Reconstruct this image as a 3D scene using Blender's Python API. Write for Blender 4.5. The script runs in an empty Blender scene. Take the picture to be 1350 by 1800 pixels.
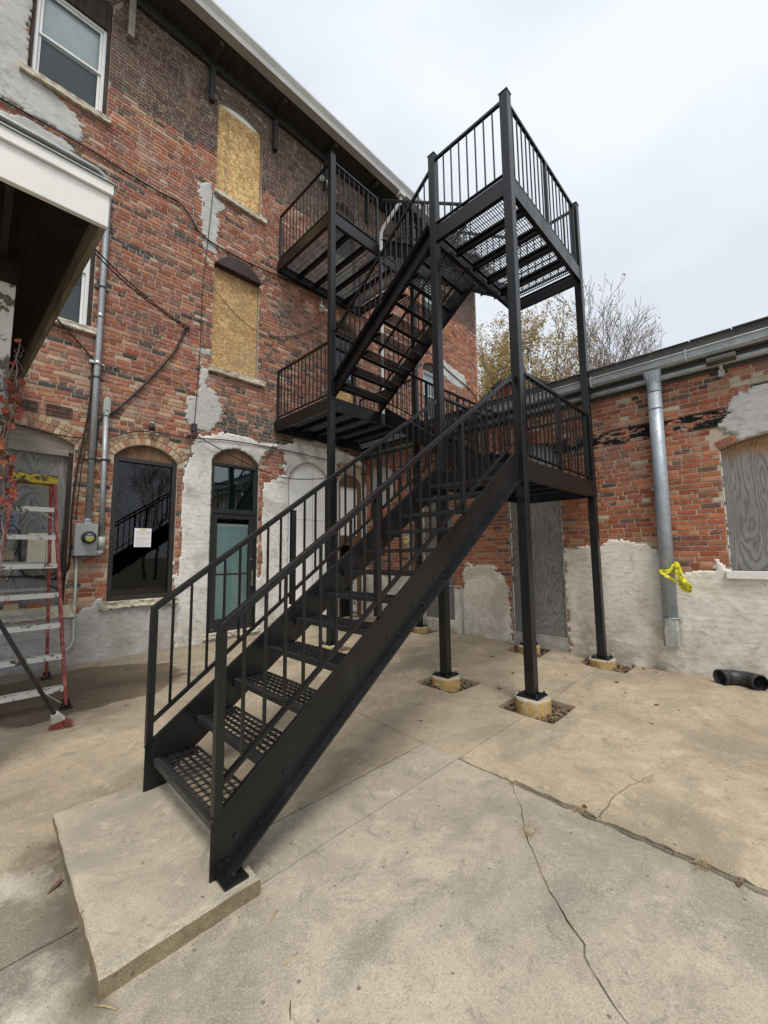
import bpy, bmesh, math, random
import numpy as np
from mathutils import Vector, Matrix
from mathutils.geometry import tessellate_polygon
random.seed(7); RNG = np.random.default_rng(7)
S = bpy.context.scene; COL = S.collection
# ------------------------------------------------------------------ camera, sky, sun, exposure
CAM = Vector((0.0, -7.08934, 1.59252))
cr = Vector((0.70357917, -0.71053444, -0.01082395)); cu = Vector((-0.06395979, -0.07848895, 0.99486111)); cf = Vector((0.70773264, 0.69927126, 0.10066883))
cd = bpy.data.cameras.new('camera'); cam = bpy.data.objects.new('camera', cd); COL.objects.link(cam)
m = Matrix.Identity(4)
for i in range(3):
    m[i][0] = cr[i]; m[i][1] = cu[i]; m[i][2] = -cf[i]; m[i][3] = CAM[i]
cam.matrix_world = m
cd.sensor_fit = 'HORIZONTAL'; cd.sensor_width = 36; cd.lens = 36*713.1137/1350; cd.clip_start = .05; cd.clip_end = 2000
S.camera = cam
SUN_EL, SUN_AZ = math.radians(60), math.radians(212)     # azimuth measured clockwise from +Y
w = bpy.data.worlds.new("World"); S.world = w; w.use_nodes = True
nt = w.node_tree; nt.nodes.clear()
def wn(t, **k):
    n = nt.nodes.new(t)
    for a, b in k.items(): setattr(n, a, b)
    return n
sky = wn('ShaderNodeTexSky', sky_type='NISHITA', sun_disc=False, sun_elevation=SUN_EL, sun_rotation=SUN_AZ, altitude=200, air_density=1, dust_density=3)
bw = wn('ShaderNodeHueSaturation'); bw.inputs['Saturation'].default_value = .25
tc = wn('ShaderNodeTexCoord'); mp = wn('ShaderNodeMapping'); mp.inputs['Scale'].default_value = (1, 1, 2.2)
nz = wn('ShaderNodeTexNoise'); nz.inputs['Scale'].default_value = 1.6; nz.inputs['Detail'].default_value = 5; nz.inputs['Roughness'].default_value = .5
rp = wn('ShaderNodeValToRGB'); rp.color_ramp.elements[0].position = .36; rp.color_ramp.elements[0].color = (4.1, 4.4, 4.85, 1)
rp.color_ramp.elements[1].position = .62; rp.color_ramp.elements[1].color = (5.1, 5.4, 5.75, 1)
mx = wn('ShaderNodeMix', data_type='RGBA'); mx.inputs[0].default_value = .9
bg = wn('ShaderNodeBackground'); bg.inputs['Strength'].default_value = .1
wo = wn('ShaderNodeOutputWorld')
L = nt.links.new
L(sky.outputs[0], bw.inputs['Color']); L(bw.outputs[0], mx.inputs[6]); L(tc.outputs['Generated'], mp.inputs[0]); L(mp.outputs[0], nz.inputs['Vector'])
L(nz.outputs[0], rp.inputs[0]); L(rp.outputs[0], mx.inputs[7]); L(mx.outputs[2], bg.inputs['Color']); L(bg.outputs[0], wo.inputs[0])
sl = bpy.data.lights.new('sun', 'SUN'); sl.energy = 1.5; sl.angle = math.radians(20); sl.color = (1, .945, .85)
so = bpy.data.objects.new('sun', sl); COL.objects.link(so)
sd = Vector((math.sin(SUN_AZ)*math.cos(SUN_EL), math.cos(SUN_AZ)*math.cos(SUN_EL), math.sin(SUN_EL)))
so.rotation_euler = (-sd).to_track_quat('-Z', 'Y').to_euler(); so.location = (0, -6, 30)
vs = S.view_settings; vs.view_transform = 'Standard'; vs.look = 'None'; vs.gamma = 1; vs.exposure = .94; vs.use_curve_mapping = False
S.render.engine = 'CYCLES'; S.cycles.max_bounces = 8; S.cycles.transparent_max_bounces = 24; S.cycles.use_denoising = True

# ------------------------------------------------------------------ material helpers
class NT:
    def __init__(s, name):
        s.m = bpy.data.materials.new(name); s.m.use_nodes = True; s.t = s.m.node_tree
        s.b = s.t.nodes['Principled BSDF']; s.pos = s.n('ShaderNodeNewGeometry').outputs['Position']
    def n(s, t, **k):
        x = s.t.nodes.new(t)
        for a, b in k.items(): setattr(x, a, b)
        return x
    def l(s, a, b):
        if isinstance(a, (int, float)): b.default_value = a
        elif isinstance(a, tuple): b.default_value = a if len(a) == 4 or b.type == 'VECTOR' else a+(1,)
        else: s.t.links.new(a, b)
    def vec(s, scale=(1, 1, 1), src=None, rot=(0, 0, 0), loc=(0, 0, 0)):
        x = s.n('ShaderNodeMapping'); s.l(src or s.pos, x.inputs[0]); x.inputs['Scale'].default_value = scale
        x.inputs['Rotation'].default_value = rot; x.inputs['Location'].default_value = loc
        return x.outputs[0]
    def noise(s, sc, det=4, ro=.55, v=None, dist=0):
        x = s.n('ShaderNodeTexNoise'); s.l(v or s.pos, x.inputs['Vector']); x.inputs['Scale'].default_value = sc
        x.inputs['Detail'].default_value = det; x.inputs['Roughness'].default_value = ro; x.inputs['Distortion'].default_value = dist
        return x.outputs[0]
    def voro(s, sc, v=None, f='F1', out=0, rnd=1):
        x = s.n('ShaderNodeTexVoronoi', feature=f); s.l(v or s.pos, x.inputs['Vector']); x.inputs['Scale'].default_value = sc
        x.inputs['Randomness'].default_value = rnd
        return x.outputs[out]
    def ramp(s, x, a, b, lo=0., hi=1.):
        r = s.n('ShaderNodeMapRange', clamp=True); s.l(x, r.inputs[0])
        for i, v in enumerate((a, b, lo, hi)): r.inputs[i+1].default_value = v
        return r.outputs[0]
    def math(s, op, a, b=0., c=0.):
        r = s.n('ShaderNodeMath', operation=op); s.l(a, r.inputs[0]); s.l(b, r.inputs[1]); s.l(c, r.inputs[2])
        return r.outputs[0]
    def mix(s, f, a, b, mode='MIX'):
        r = s.n('ShaderNodeMix', data_type='RGBA', blend_type=mode); s.l(f, r.inputs[0]); s.l(a, r.inputs[6]); s.l(b, r.inputs[7])
        return r.outputs[2]
    def xyz(s, v=None):
        r = s.n('ShaderNodeSeparateXYZ'); s.l(v or s.pos, r.inputs[0]); return r.outputs
    def out(s, col=None, rough=None, bump=None, bs=.3, bd=.01, metal=None, spec=None):
        if col is not None: s.l(col, s.b.inputs['Base Color'])
        if rough is not None: s.l(rough, s.b.inputs['Roughness'])
        if metal is not None: s.l(metal, s.b.inputs['Metallic'])
        if spec is not None: s.l(spec, s.b.inputs['Specular IOR Level'])
        if bump is not None:
            x = s.n('ShaderNodeBump'); x.inputs['Strength'].default_value = bs; x.inputs['Distance'].default_value = bd
            s.l(bump, x.inputs['Height']); s.l(x.outputs[0], s.b.inputs['Normal'])
        return s.m
def simple(name, c, rough=.6, var=.25, sc=8, metal=0., bump=0., spec=.5):
    t = NT(name); n1 = t.noise(sc, 5); n2 = t.noise(sc*7, 3)
    f = t.math('ADD', t.ramp(n1, .3, .7, -var, var), t.ramp(n2, .3, .7, -var*.4, var*.4))
    v = t.math('ADD', f, 1.)
    hs = t.n('ShaderNodeHueSaturation'); t.l(c, hs.inputs['Color']); t.l(v, hs.inputs['Value'])
    return t.out(hs.outputs[0], t.ramp(n1, .3, .7, max(.05, rough-.1), min(1, rough+.1)), n2 if bump else None, bump, .004, metal, spec)

def m_steel(name, base, r0, r1):
    t = NT(name); n1 = t.noise(2.2, 5); n2 = t.noise(45, 4); n3 = t.noise(7, 4, v=t.vec((1, 1, .25)))
    c = t.mix(t.ramp(n1, .35, .7), base, tuple(x*1.35+.002 for x in base))
    c = t.mix(t.ramp(n3, .62, .8, 0, .3), c, (.04, .037, .034)); n4 = t.noise(16, 6, .75, v=t.vec((1, 1, 2.2))); c = t.mix(t.ramp(n4, .66, .72, 0, .5), c, (.06, .057, .052)); n5 = t.noise(70, 2, .5); c = t.mix(t.ramp(n5, .70, .76, 0, .5), c, (.07, .065, .06))
    return t.out(c, t.ramp(n3, .3, .7, r0, r1), n2, .12, .003, spec=.46)
M = {}
M['steel'] = m_steel('black_painted_steel', (.004, .0044, .0052), .26, .44)
M['grate'] = m_steel('dark_galvanised_grating', (.016, .0165, .0175), .32, .5)
M['nose'] = m_steel('chequer_nosing', (.02, .02, .021), .3, .55)
M['bolt'] = simple('bolt_steel', (.011, .011, .012), .4)
M['zinc'] = simple('bright_zinc', (.5, .5, .5), .35, metal=1.)

def m_brick(name, mode):
    t = NT(name)
    if mode == 'obj': c0 = t.n('ShaderNodeObjectInfo').outputs['Color']
    else: c0 = t.n('ShaderNodeVertexColor', layer_name='bcol').outputs[0]
    p = t.xyz()
    n1 = t.noise(24, 5, .65); n2 = t.noise(6, 5, .6); n3 = t.noise(95, 3, .6); n4 = t.noise(1.3, 4, .6)
    sm = t.noise(17, 4, .6, v=t.vec((1, 1, 1.6), rot=(.5, .5, .4)), dist=.7)
    c = t.mix(t.ramp(n1, .35, .7, 0, .55), c0, t.mix(1., c0, (.62, .55, .5), 'MULTIPLY'))
    c = t.mix(t.ramp(n3, .5, .75, 0, .35), c, t.mix(1., c0, (1.35, 1.3, 1.25), 'MULTIPLY'))
    c = t.mix(t.ramp(sm, .58, .66, 0, .6), c, (.47, .37, .28))       # mortar smears and spalled faces
    c = t.mix(t.ramp(n4, .54, .72, 0, .5), c, (.2, .15, .125)); n5 = t.noise(1.1, 5, .6, v=t.vec((3, 3, .5), loc=(4, 2, 0))); c = t.mix(t.ramp(n5, .56, .70, 0, .5), c, (.11, .085, .075)); c = t.mix(t.ramp(n5, .40, .30, 0, .35), c, (.50, .43, .36))
    # black tar band on the low building, worn through in places
    band = t.math('MULTIPLY', t.ramp(p[2], 3.13, 3.16), t.ramp(p[2], 3.40, 3.36))
    band = t.math('MULTIPLY', band, t.ramp(p[0], 6.4, 6.41)); band = t.math('MULTIPLY', band, t.ramp(p[1], -2.2, -2.4))
    band = t.math('MULTIPLY', band, t.ramp(t.noise(9, 6, .7, v=t.vec((1, .35, 1))), .445, .475))
    c = t.mix(band, c, (.008, .008, .009))
    return t.out(c, .88, t.math('ADD', n1, t.math('MULTIPLY', n3, .5)), .5, .006, spec=.25)
M['brick'] = m_brick('brick_piece', 'obj'); M['brickmass'] = m_brick('brick_mass', 'attr')
def m_mortar():
    t = NT('lime_mortar'); n1 = t.noise(30, 5, .6); n2 = t.noise(1.6, 5)
    c = t.mix(t.ramp(n1, .3, .7), (.38, .32, .25), (.48, .415, .33))
    c = t.mix(t.ramp(n2, .45, .7, 0, .6), c, (.34, .295, .25)); p = t.xyz(); c = t.mix(t.math('MULTIPLY', t.ramp(p[2], 9.0, 9.12), t.ramp(t.noise(2, 4), .3, .7, .45, .9)), c, (.235, .205, .175)); band = t.math('MULTIPLY', t.math('MULTIPLY', t.ramp(p[2], 3.13, 3.16), t.ramp(p[2], 3.40, 3.36)), t.math('MULTIPLY', t.ramp(p[0], 6.4, 6.41), t.ramp(p[1], -2.2, -2.4))); c = t.mix(t.math('MULTIPLY', band, t.ramp(t.noise(9, 6, .7, v=t.vec((1, .35, 1))), .46, .49)), c, (.012, .012, .012))
    return t.out(c, .95, n1, .5, .006, spec=.2)
M['mortar'] = m_mortar()
def m_plaster(name, a, b, dirt, low=True):
    t = NT(name); p = t.xyz()
    n1 = t.noise(2.3, 6, .62); n2 = t.noise(11, 5, .6, v=t.vec((1, 1, 1.9))); n3 = t.noise(70, 4, .6); n4 = t.noise(5, 6, .68, dist=1.2)
    c = t.mix(t.ramp(n1, .35, .68), a, b)
    c = t.mix(t.ramp(n2, .5, .68, 0, .55), c, dirt)
    c = t.mix(t.ramp(n4, .58, .68, 0, .6), c, tuple(x*.66 for x in dirt)); n7 = t.noise(1.4, 6, .66, v=t.vec((1, 1, 1.4), loc=(3, 3, 1)), dist=.6); c = t.mix(t.ramp(n7, .50, .62, 0, .55), c, tuple(x*.92 for x in dirt))
    c = t.mix(t.ramp(n3, .6, .72, 0, .35), c, tuple(x*.7 for x in dirt))
    n6 = t.noise(3.2, 5, .7, v=t.vec((1, 1, 7)), dist=.5); c = t.mix(t.ramp(n6, .56, .68, 0, .5), c, tuple(x*.85 for x in dirt))
    if low:   # dirt splashed up from the yard
        g = t.math('MULTIPLY', t.ramp(p[2], 1.0, .1), t.ramp(t.noise(4, 5, .65), .35, .62))
        c = t.mix(t.math('MULTIPLY', g, .65), c, (.25, .20, .15))
    bm_ = t.math('ADD', t.math('MULTIPLY', n2, .8), t.math('ADD', t.math('MULTIPLY', n3, .25), n4))
    return t.out(c, .92, bm_, .5, .014, spec=.25)
M['plaster_grey'] = m_plaster('grey_cement_render', (.43, .425, .41), (.54, .53, .515), (.33, .32, .30))
M['plaster_white'] = m_plaster('old_white_paint_on_render', (.62, .615, .59), (.75, .745, .72), (.38, .36, .325))
M['plaster_cream'] = m_plaster('cream_render', (.68, .645, .575), (.77, .735, .66), (.47, .42, .345))
def m_concrete(name, tint=(1, 1, 1), stain=False, aggregate=1., damp=True):
    t = NT(name); p = t.xyz()
    a = tuple(x*y for x, y in zip((.47, .415, .325), tint)); b = tuple(x*y for x, y in zip((.34, .295, .23), tint))
    n1 = t.noise(.55, 6, .6); n2 = t.noise(3.2, 6, .65, dist=.6); n3 = t.noise(28, 4, .6); n5 = t.noise(1.5, 5, .6, v=t.vec((.5, 1.3, 1)))
    c = t.mix(t.ramp(n1, .36, .66), a, b)
    big = t.noise(.8, 5, .6, v=t.vec((1, 1.5, 1), loc=(2.3, 5.1, 0)), dist=.8); c = t.mix(t.ramp(big, .50, .64, 0, .62), c, tuple(x*y for x, y in zip((.20, .175, .14), tint))); c = t.mix(t.ramp(big, .42, .30, 0, .55), c, tuple(min(1, x*1.22) for x in a))
    c = t.mix(t.ramp(n2, .48, .72, 0, .75), c, tuple(x*.74 for x in b))
    c = t.mix(t.ramp(n2, .30, .42, .55, 0), c, tuple(min(1, x*1.3) for x in a))
    c = t.mix(t.ramp(n5, .53, .68, 0, .75), c, tuple(x*y for x, y in zip((.215, .195, .165), tint)))
    c = t.mix(t.ramp(n3, .5, .75, 0, .3), c, tuple(x*.75 for x in b))
    v1 = t.voro(130); c = t.mix(t.ramp(v1, .13, .09, 0, .8*aggregate), c, (.62, .56, .46))
    v2 = t.voro(85, v=t.vec(loc=(3, 1, 0))); c = t.mix(t.ramp(v2, .12, .08, 0, .75*aggregate), c, (.14, .12, .1))
    v3 = t.voro(9, v=t.vec(loc=(1.3, 4, 0))); c = t.mix(t.ramp(v3, .085, .06, 0, .8), c, (.09, .075, .06)); v4 = t.voro(23, v=t.vec(loc=(7, 2, 0))); c = t.mix(t.ramp(v4, .085, .06, 0, .7), c, (.13, .105, .08))   # gum and oil spots
    n7 = t.noise(7.5, 6, .7, dist=1.5); c = t.mix(t.ramp(n7, .56, .65, 0, .6), c, tuple(x*.6 for x in b)); n8 = t.noise(14, 5, .7); c = t.mix(t.ramp(n8, .58, .7, 0, .4), c, tuple(min(1, x*1.35) for x in a))
    dl = t.math('ADD', t.math('POWER', t.math('DIVIDE', t.math('SUBTRACT', p[0], .05), .42), 2.), t.math('POWER', t.math('DIVIDE', t.math('SUBTRACT', p[1], -4.72), .36), 2.))   # dark damp patch left of the pad, pale scale round it
    dl = t.math('ADD', dl, t.math('MULTIPLY', t.math('SUBTRACT', t.noise(6, 5, .65), .5), 3.))
    if damp: c = t.mix(t.ramp(dl, 2.2, 1.5, 0, .5), c, (.60, .57, .50)); c = t.mix(t.ramp(dl, 1.1, .5, 0, .8), c, (.13, .11, .085))
    n9 = t.noise(150, 2, .5); c = t.mix(t.ramp(n9, .52, .72, 0, .5), c, tuple(x*.6 for x in b)); c = t.mix(t.ramp(n9, .46, .3, 0, .4), c, tuple(min(1, x*1.3) for x in a)); n10 = t.noise(60, 3, .6); c = t.mix(t.ramp(n10, .56, .7, 0, .45), c, tuple(x*.62 for x in b))
    gp = t.math('MULTIPLY', t.math('MULTIPLY', t.ramp(p[0], .22, .40), t.ramp(p[0], .47, .43)), t.math('MULTIPLY', t.ramp(p[1], -5.4, -5.2), t.ramp(p[1], -3.95, -4.15)))
    if damp: c = t.mix(t.math('MULTIPLY', gp, t.ramp(t.noise(9, 5, .65), .3, .55, .35, .9)), c, (.10, .083, .06))
    if stain:   # damp patch spreading from the ladder
        d = t.math('ADD', t.math('POWER', t.math('DIVIDE', t.math('SUBTRACT', p[0], .85), 1.25), 2.), t.math('POWER', t.math('DIVIDE', t.math('SUBTRACT', p[1], -1.22), .92), 2.))
        d = t.math('ADD', d, t.math('MULTIPLY', t.math('SUBTRACT', t.noise(3, 4), .5), 1.1))
        c = t.mix(t.ramp(d, 1.03, .90, 0, .72), c, t.mix(1., c, (.22, .18, .135), 'MULTIPLY'))
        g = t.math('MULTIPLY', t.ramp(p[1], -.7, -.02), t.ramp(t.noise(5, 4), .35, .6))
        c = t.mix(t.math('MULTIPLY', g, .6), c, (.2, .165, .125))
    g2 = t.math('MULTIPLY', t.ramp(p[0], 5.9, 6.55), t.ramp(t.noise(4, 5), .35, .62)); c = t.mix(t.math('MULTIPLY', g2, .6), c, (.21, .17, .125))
    bm_ = t.math('ADD', t.math('MULTIPLY', n3, .5), t.math('ADD', t.math('MULTIPLY', n2, .6), t.math('MULTIPLY', n9, .3)))
    return t.out(c, t.ramp(n2, .3, .7, .72, .95), bm_, .4, .01, spec=.3)
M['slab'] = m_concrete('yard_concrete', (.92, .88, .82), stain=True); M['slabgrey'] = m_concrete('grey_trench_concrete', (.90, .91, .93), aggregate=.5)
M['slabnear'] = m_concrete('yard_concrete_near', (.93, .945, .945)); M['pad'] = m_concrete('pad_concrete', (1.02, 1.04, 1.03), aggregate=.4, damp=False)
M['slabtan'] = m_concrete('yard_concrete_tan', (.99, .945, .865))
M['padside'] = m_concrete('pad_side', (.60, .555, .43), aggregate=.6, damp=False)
M['soil'] = simple('pit_soil', (.11, .085, .06), .95, .5, 14, bump=.8)
M['jointdirt'] = simple('joint_dirt', (.19, .155, .11), .95, .4, 20, bump=.6)
M['earth'] = simple('ground_earth', (.16, .14, .10), .95, .4, 1.5)
def m_ply(name, scorch=False):
    t = NT(name); p = t.xyz(); s = t.math('ADD', p[0], p[1])
    v = t.n('ShaderNodeCombineXYZ'); t.l(s, v.inputs[0]); t.l(p[2], v.inputs[2])
    vv = t.vec((2.6, 1, .45), src=v.outputs[0]); n0 = t.noise(.8, 4, .42, v=vv, dist=.7)
    ring = t.math('SINE', t.math('MULTIPLY', n0, 230.)); n2 = t.noise(60, 4, v=t.vec((3, 1, .2), src=v.outputs[0])); n3 = t.noise(2.2, 5)
    c = t.mix(t.ramp(ring, -.2, 1.0), (.225, .22, .215), (.115, .112, .108))
    c = t.mix(t.ramp(n2, .45, .7, 0, .6), c, (.33, .325, .315)); c = t.mix(t.ramp(n3, .45, .7, 0, .55), c, (.17, .16, .15))
    if scorch:
        e = t.ramp(t.math('ADD', p[2], t.math('MULTIPLY', t.noise(9, 4, .6, v=t.vec((1, 1, .25))), .25)), 2.79, 2.99); c = t.mix(t.math('MULTIPLY', e, .85), c, (.30, .17, .07)); c = t.mix(t.math('MULTIPLY', t.ramp(n2, .5, .62), e), c, (.10, .055, .03))
    return t.out(c, .85, ring, .25, .004, spec=.2)
M['ply'] = m_ply('weathered_grey_plywood'); M['plyscorch'] = m_ply('rust_edged_plywood', True)
def m_osb(name, lo, mid, hi, grey):
    t = NT(name); p = t.xyz(); v = t.n('ShaderNodeCombineXYZ'); t.l(p[0], v.inputs[0]); t.l(p[2], v.inputs[1]); v = v.outputs[0]
    cols = []
    for i, r in enumerate((.35, 1.25, 2.2, 2.9)):
        x = t.n('ShaderNodeTexVoronoi'); t.l(t.vec((11, 38, 1), src=t.vec(src=v, rot=(0, 0, r), loc=(i*3.1, i, 0))), x.inputs['Vector']); x.inputs['Scale'].default_value = 1.1
        cols.append(t.xyz(x.outputs['Color'])[0])
    a = t.math('MAXIMUM', t.math('MULTIPLY', cols[0], cols[1]), t.math('MULTIPLY', cols[2], cols[3]))
    c = t.mix(t.ramp(a, .12, .5), lo, mid); c = t.mix(t.ramp(a, .5, .85), c, hi)
    n = t.noise(1.6, 5, .6); c = t.mix(t.ramp(n, .42, .7, 0, grey), c, (.36, .28, .2)); c = t.mix(t.ramp(t.noise(3, 5), .58, .75, 0, grey*.8), c, (.16, .115, .075))
    return t.out(c, .8, a, .3, .004, spec=.25)
M['osb'] = m_osb('fresh_strand_board', (.37, .22, .085), (.62, .41, .18), (.78, .60, .33), .08)
M['osbold'] = m_osb('weathered_strand_board', (.33, .195, .085), (.52, .335, .15), (.61, .44, .235), .45)
def m_wood(name, a, b, ax=2, sc=1.):
    t = NT(name); s = [14*sc]*3; s[ax] = 1.1*sc
    n1 = t.noise(2.2, 6, .65, v=t.vec(tuple(s))); n2 = t.noise(3, 5)
    c = t.mix(t.ramp(n1, .35, .66), a, b); c = t.mix(t.ramp(n2, .5, .75, 0, .6), c, tuple(x*.5 for x in a))
    return t.out(c, .85, n1, .35, .004, spec=.25)
M['woodgrey'] = m_wood('weathered_trim_wood', (.20, .175, .145), (.31, .28, .24), 0)
M['woodbrown'] = m_wood('stained_brown_wood', (.095, .055, .033), (.215, .135, .08), 2)
M['darktrim'] = m_wood('dark_brown_casing', (.035, .026, .024), (.07, .05, .044), 2)
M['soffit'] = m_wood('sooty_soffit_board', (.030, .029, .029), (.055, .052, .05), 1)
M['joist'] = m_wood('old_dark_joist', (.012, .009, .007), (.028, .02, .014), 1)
M['deckedge'] = m_wood('weathered_edge_board', (.11, .092, .07), (.24, .205, .16), 1)
def m_paint(name, c, under, amt, rough=.55):
    t = NT(name); n1 = t.noise(9, 7, .72); n2 = t.noise(1.6, 5); n3 = t.noise(4, 5, v=t.vec((.5, .5, 6)))
    x = t.mix(t.ramp(n2, .4, .75, 0, .35), c, tuple(v*.72 for v in c)); x = t.mix(t.ramp(n3, .6, .75, 0, .3), x, tuple(v*.6 for v in c))
    x = t.mix(t.ramp(n1, .72-amt, .75-amt), x, under)
    return t.out(x, rough, n1, .2, .003, spec=.4)
M['white'] = m_paint('white_board_paint', (.74, .74, .71), (.30, .27, .23), .03)
M['whitepeel'] = m_paint('peeling_white_paint', (.66, .645, .60), (.13, .105, .085), .19)
M['whitedoor'] = m_paint('white_panel_paint', (.90, .91, .91), (.5, .49, .46), .0)
M['vinyl'] = simple('white_window_vinyl', (.70, .71, .71), .4, .06)
M['rung'] = m_paint('scuffed_white_rung', (.66, .65, .62), (.07, .06, .055), .16)
M['ladred'] = m_paint('faded_red_fibreglass', (.27, .055, .05), (.42, .15, .13), .2, .65)
M['ladyel'] = m_paint('worn_yellow_cap', (.50, .38, .03), (.06, .05, .04), .2)
M['laddark'] = simple('ladder_dark', (.03, .03, .035), .6)
M['stone'] = m_plaster('limestone_sill', (.50, .45, .36), (.60, .55, .45), (.33, .29, .22), low=False)
M['galv'] = None
def m_galv(name, base, rust=0.):
    t = NT(name); n1 = t.voro(38, f='F1', out=1); g = t.xyz(n1)[0]; n2 = t.noise(3, 5); n3 = t.noise(16, 5, .65)
    c = t.mix(t.ramp(g, 0, 1), tuple(x*.86 for x in base), tuple(x*1.12 for x in base)); c = t.mix(t.ramp(n2, .45, .7, 0, .6), c, tuple(x*.62 for x in base))
    c = t.mix(t.ramp(n3, .62, .7, 0, .5+rust), c, (.17, .15, .11) if rust else tuple(x*.75 for x in base))
    return t.out(c, t.ramp(n2, .3, .7, .42, .6), n3, .1, .003, .35)
M['galv'] = m_galv('galvanised_sheet', (.37, .42, .475)); M['galvold'] = m_galv('stained_galvanised_boot', (.35, .36, .33), .3)
M['conduit'] = m_galv('galvanised_conduit', (.33, .35, .37)); M['gutter'] = m_galv('grey_gutter', (.33, .36, .37))
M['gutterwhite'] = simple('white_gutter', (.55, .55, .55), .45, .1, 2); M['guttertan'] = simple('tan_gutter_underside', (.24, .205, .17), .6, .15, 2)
M['fascia'] = simple('dark_roof_edge', (.06, .055, .05), .7, .3, 4)
M['shingle'] = simple('asphalt_shingle', (.055, .05, .048), .9, .4, 10, bump=.5)
def m_glass(name, tint, refl=1.45):
    t = NT(name); t.t.nodes.remove(t.b); o = t.t.nodes['Material Output']
    tr = t.n('ShaderNodeBsdfTransparent'); t.l(tint, tr.inputs[0]); gl = t.n('ShaderNodeBsdfGlossy'); gl.inputs['Roughness'].default_value = .015
    gl.inputs['Color'].default_value = (.95, .97, 1, 1)
    fr = t.n('ShaderNodeFresnel'); fr.inputs['IOR'].default_value = refl; ms = t.n('ShaderNodeMixShader')
    b = t.n('ShaderNodeBump'); b.inputs['Strength'].default_value = .03; b.inputs['Distance'].default_value = .02; t.l(t.noise(1.5, 2), b.inputs['Height'])
    t.l(b.outputs[0], gl.inputs['Normal'])
    t.l(fr.outputs[0], ms.inputs[0]); t.l(tr.outputs[0], ms.inputs[1]); t.l(gl.outputs[0], ms.inputs[2]); t.l(ms.outputs[0], o.inputs[0])
    return t.m
M['glass'] = m_glass('window_glass', (.93, .96, .96)); M['glassdark'] = m_glass('tinted_glass', (.25, .26, .27), 1.5)
M['glassrefl'] = m_glass('reflective_glass', (.6, .7, .68), 1.9)
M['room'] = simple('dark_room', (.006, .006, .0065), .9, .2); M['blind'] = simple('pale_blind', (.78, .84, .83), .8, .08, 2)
M['transomrefl'] = simple('grey_transom_reflection', (.13, .17, .17), .8, .2, 1.2)  # grey-teal of reflected sky, painted on a board behind the transom glass
M['screen'] = simple('grey_insect_screen', (.15, .16, .16), .8, .12, 3); M['teal'] = simple('teal_roller_blind', (.47, .66, .63), .7, .07, 1.5)
M['alu'] = simple('dark_bronze_frame', (.022, .02, .019), .4, .2); M['aluold'] = m_paint('scuffed_black_door_frame', (.02, .021, .022), (.09, .09, .09), .06)
M['maroon'] = simple('maroon_head_flashing', (.035, .014, .014), .4, .3); M['vent'] = simple('brown_vent', (.06, .042, .035), .6)
M['black'] = simple('black_rubber', (.012, .012, .012), .55); M['hdpe'] = simple('black_plastic_pipe', (.028, .028, .03), .5, .3, 12)
M['cable'] = simple('black_cable', (.012, .011, .011), .6); M['brownwire'] = simple('brown_wire', (.10, .065, .05), .7)
M['paper'] = simple('white_paper', (.78, .78, .8), .7, .03); M['ink'] = simple('printing_ink', (.09, .09, .11), .8); M['inkyellow'] = simple('yellow_print', (.6, .55, .08), .7)
M['meterbox'] = simple('grey_meter_box', (.33, .36, .36), .45, .08, 4); M['pvc'] = simple('grey_pvc', (.42, .43, .43), .5, .1); M['cream'] = simple('cream_plastic', (.60, .57, .44), .5, .08)
M['slategrey'] = simple('blue_grey_vent_hood', (.20, .235, .28), .5, .1); M['olive'] = simple('olive_box', (.23, .22, .14), .6)
M['can'] = simple('red_can', (.42, .03, .04), .35, .2); M['looseblock'] = simple('tan_block', (.42, .34, .2), .85); M['loosebrick'] = simple('loose_brick', (.3, .1, .06), .9)
M['bristle'] = simple('red_bristles', (.28, .075, .06), .8); M['broomhead'] = m_paint('broom_collar', (.52, .52, .48), (.2, .2, .18), .08)
M['tape'] = simple('yellow_tape', (.72, .68, .03), .4, .12, 12); M['lampcase'] = simple('bronze_lamp', (.085, .075, .06), .5); M['lens'] = simple('lamp_lens', (.55, .55, .53), .3)
M['lampwhite'] = simple('white_lamp', (.62, .62, .60), .4)
def m_pier():
    t = NT('yellow_painted_pier'); p = t.xyz(); n = t.noise(7, 6, .7); n2 = t.noise(30, 5, .7); n3 = t.noise(12, 6, .72, dist=.8)
    c = t.mix(t.ramp(n, .35, .6), (.52, .345, .085), (.40, .265, .10)); c = t.mix(t.ramp(n3, .52, .58, 0, .9), c, (.40, .335, .24)); c = t.mix(t.ramp(n2, .54, .66, 0, .75), c, (.17, .125, .07)); c = t.mix(t.ramp(n, .60, .66, 0, .7), c, (.12, .09, .055))
    return t.out(c, .85, n2, .8, .01)
M['pier'] = m_pier(); M['piertop'] = simple('pale_grout', (.36, .33, .27), .9, .15, 20, bump=.5)
M['bark'] = simple('grey_bark', (.15, .125, .11), .9, .3, 6, bump=.5); M['twig'] = simple('pale_twig', (.21, .17, .16), .9, .2)
def m_leaf(name):
    t = NT(name); c = t.n('ShaderNodeVertexColor', layer_name='bcol').outputs[0]
    t.l(.18, t.b.inputs['Transmission Weight']) if False else None
    tl = t.n('ShaderNodeBsdfTranslucent'); t.l(c, tl.inputs[0]); ms = t.n('ShaderNodeMixShader'); ms.inputs[0].default_value = .4
    t.out(c, .7, spec=.2); o = t.t.nodes['Material Output']; t.l(t.b.outputs[0], ms.inputs[1]); t.l(tl.outputs[0], ms.inputs[2]); t.l(ms.outputs[0], o.inputs[0])
    return t.m
M['leaf'] = m_leaf('autumn_leaf'); M['leafred'] = simple('red_ivy_leaf', (.21, .035, .022), .6, .45, 30); M['leaforange'] = simple('orange_ivy_leaf', (.31, .09, .035), .6, .45, 30)
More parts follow.
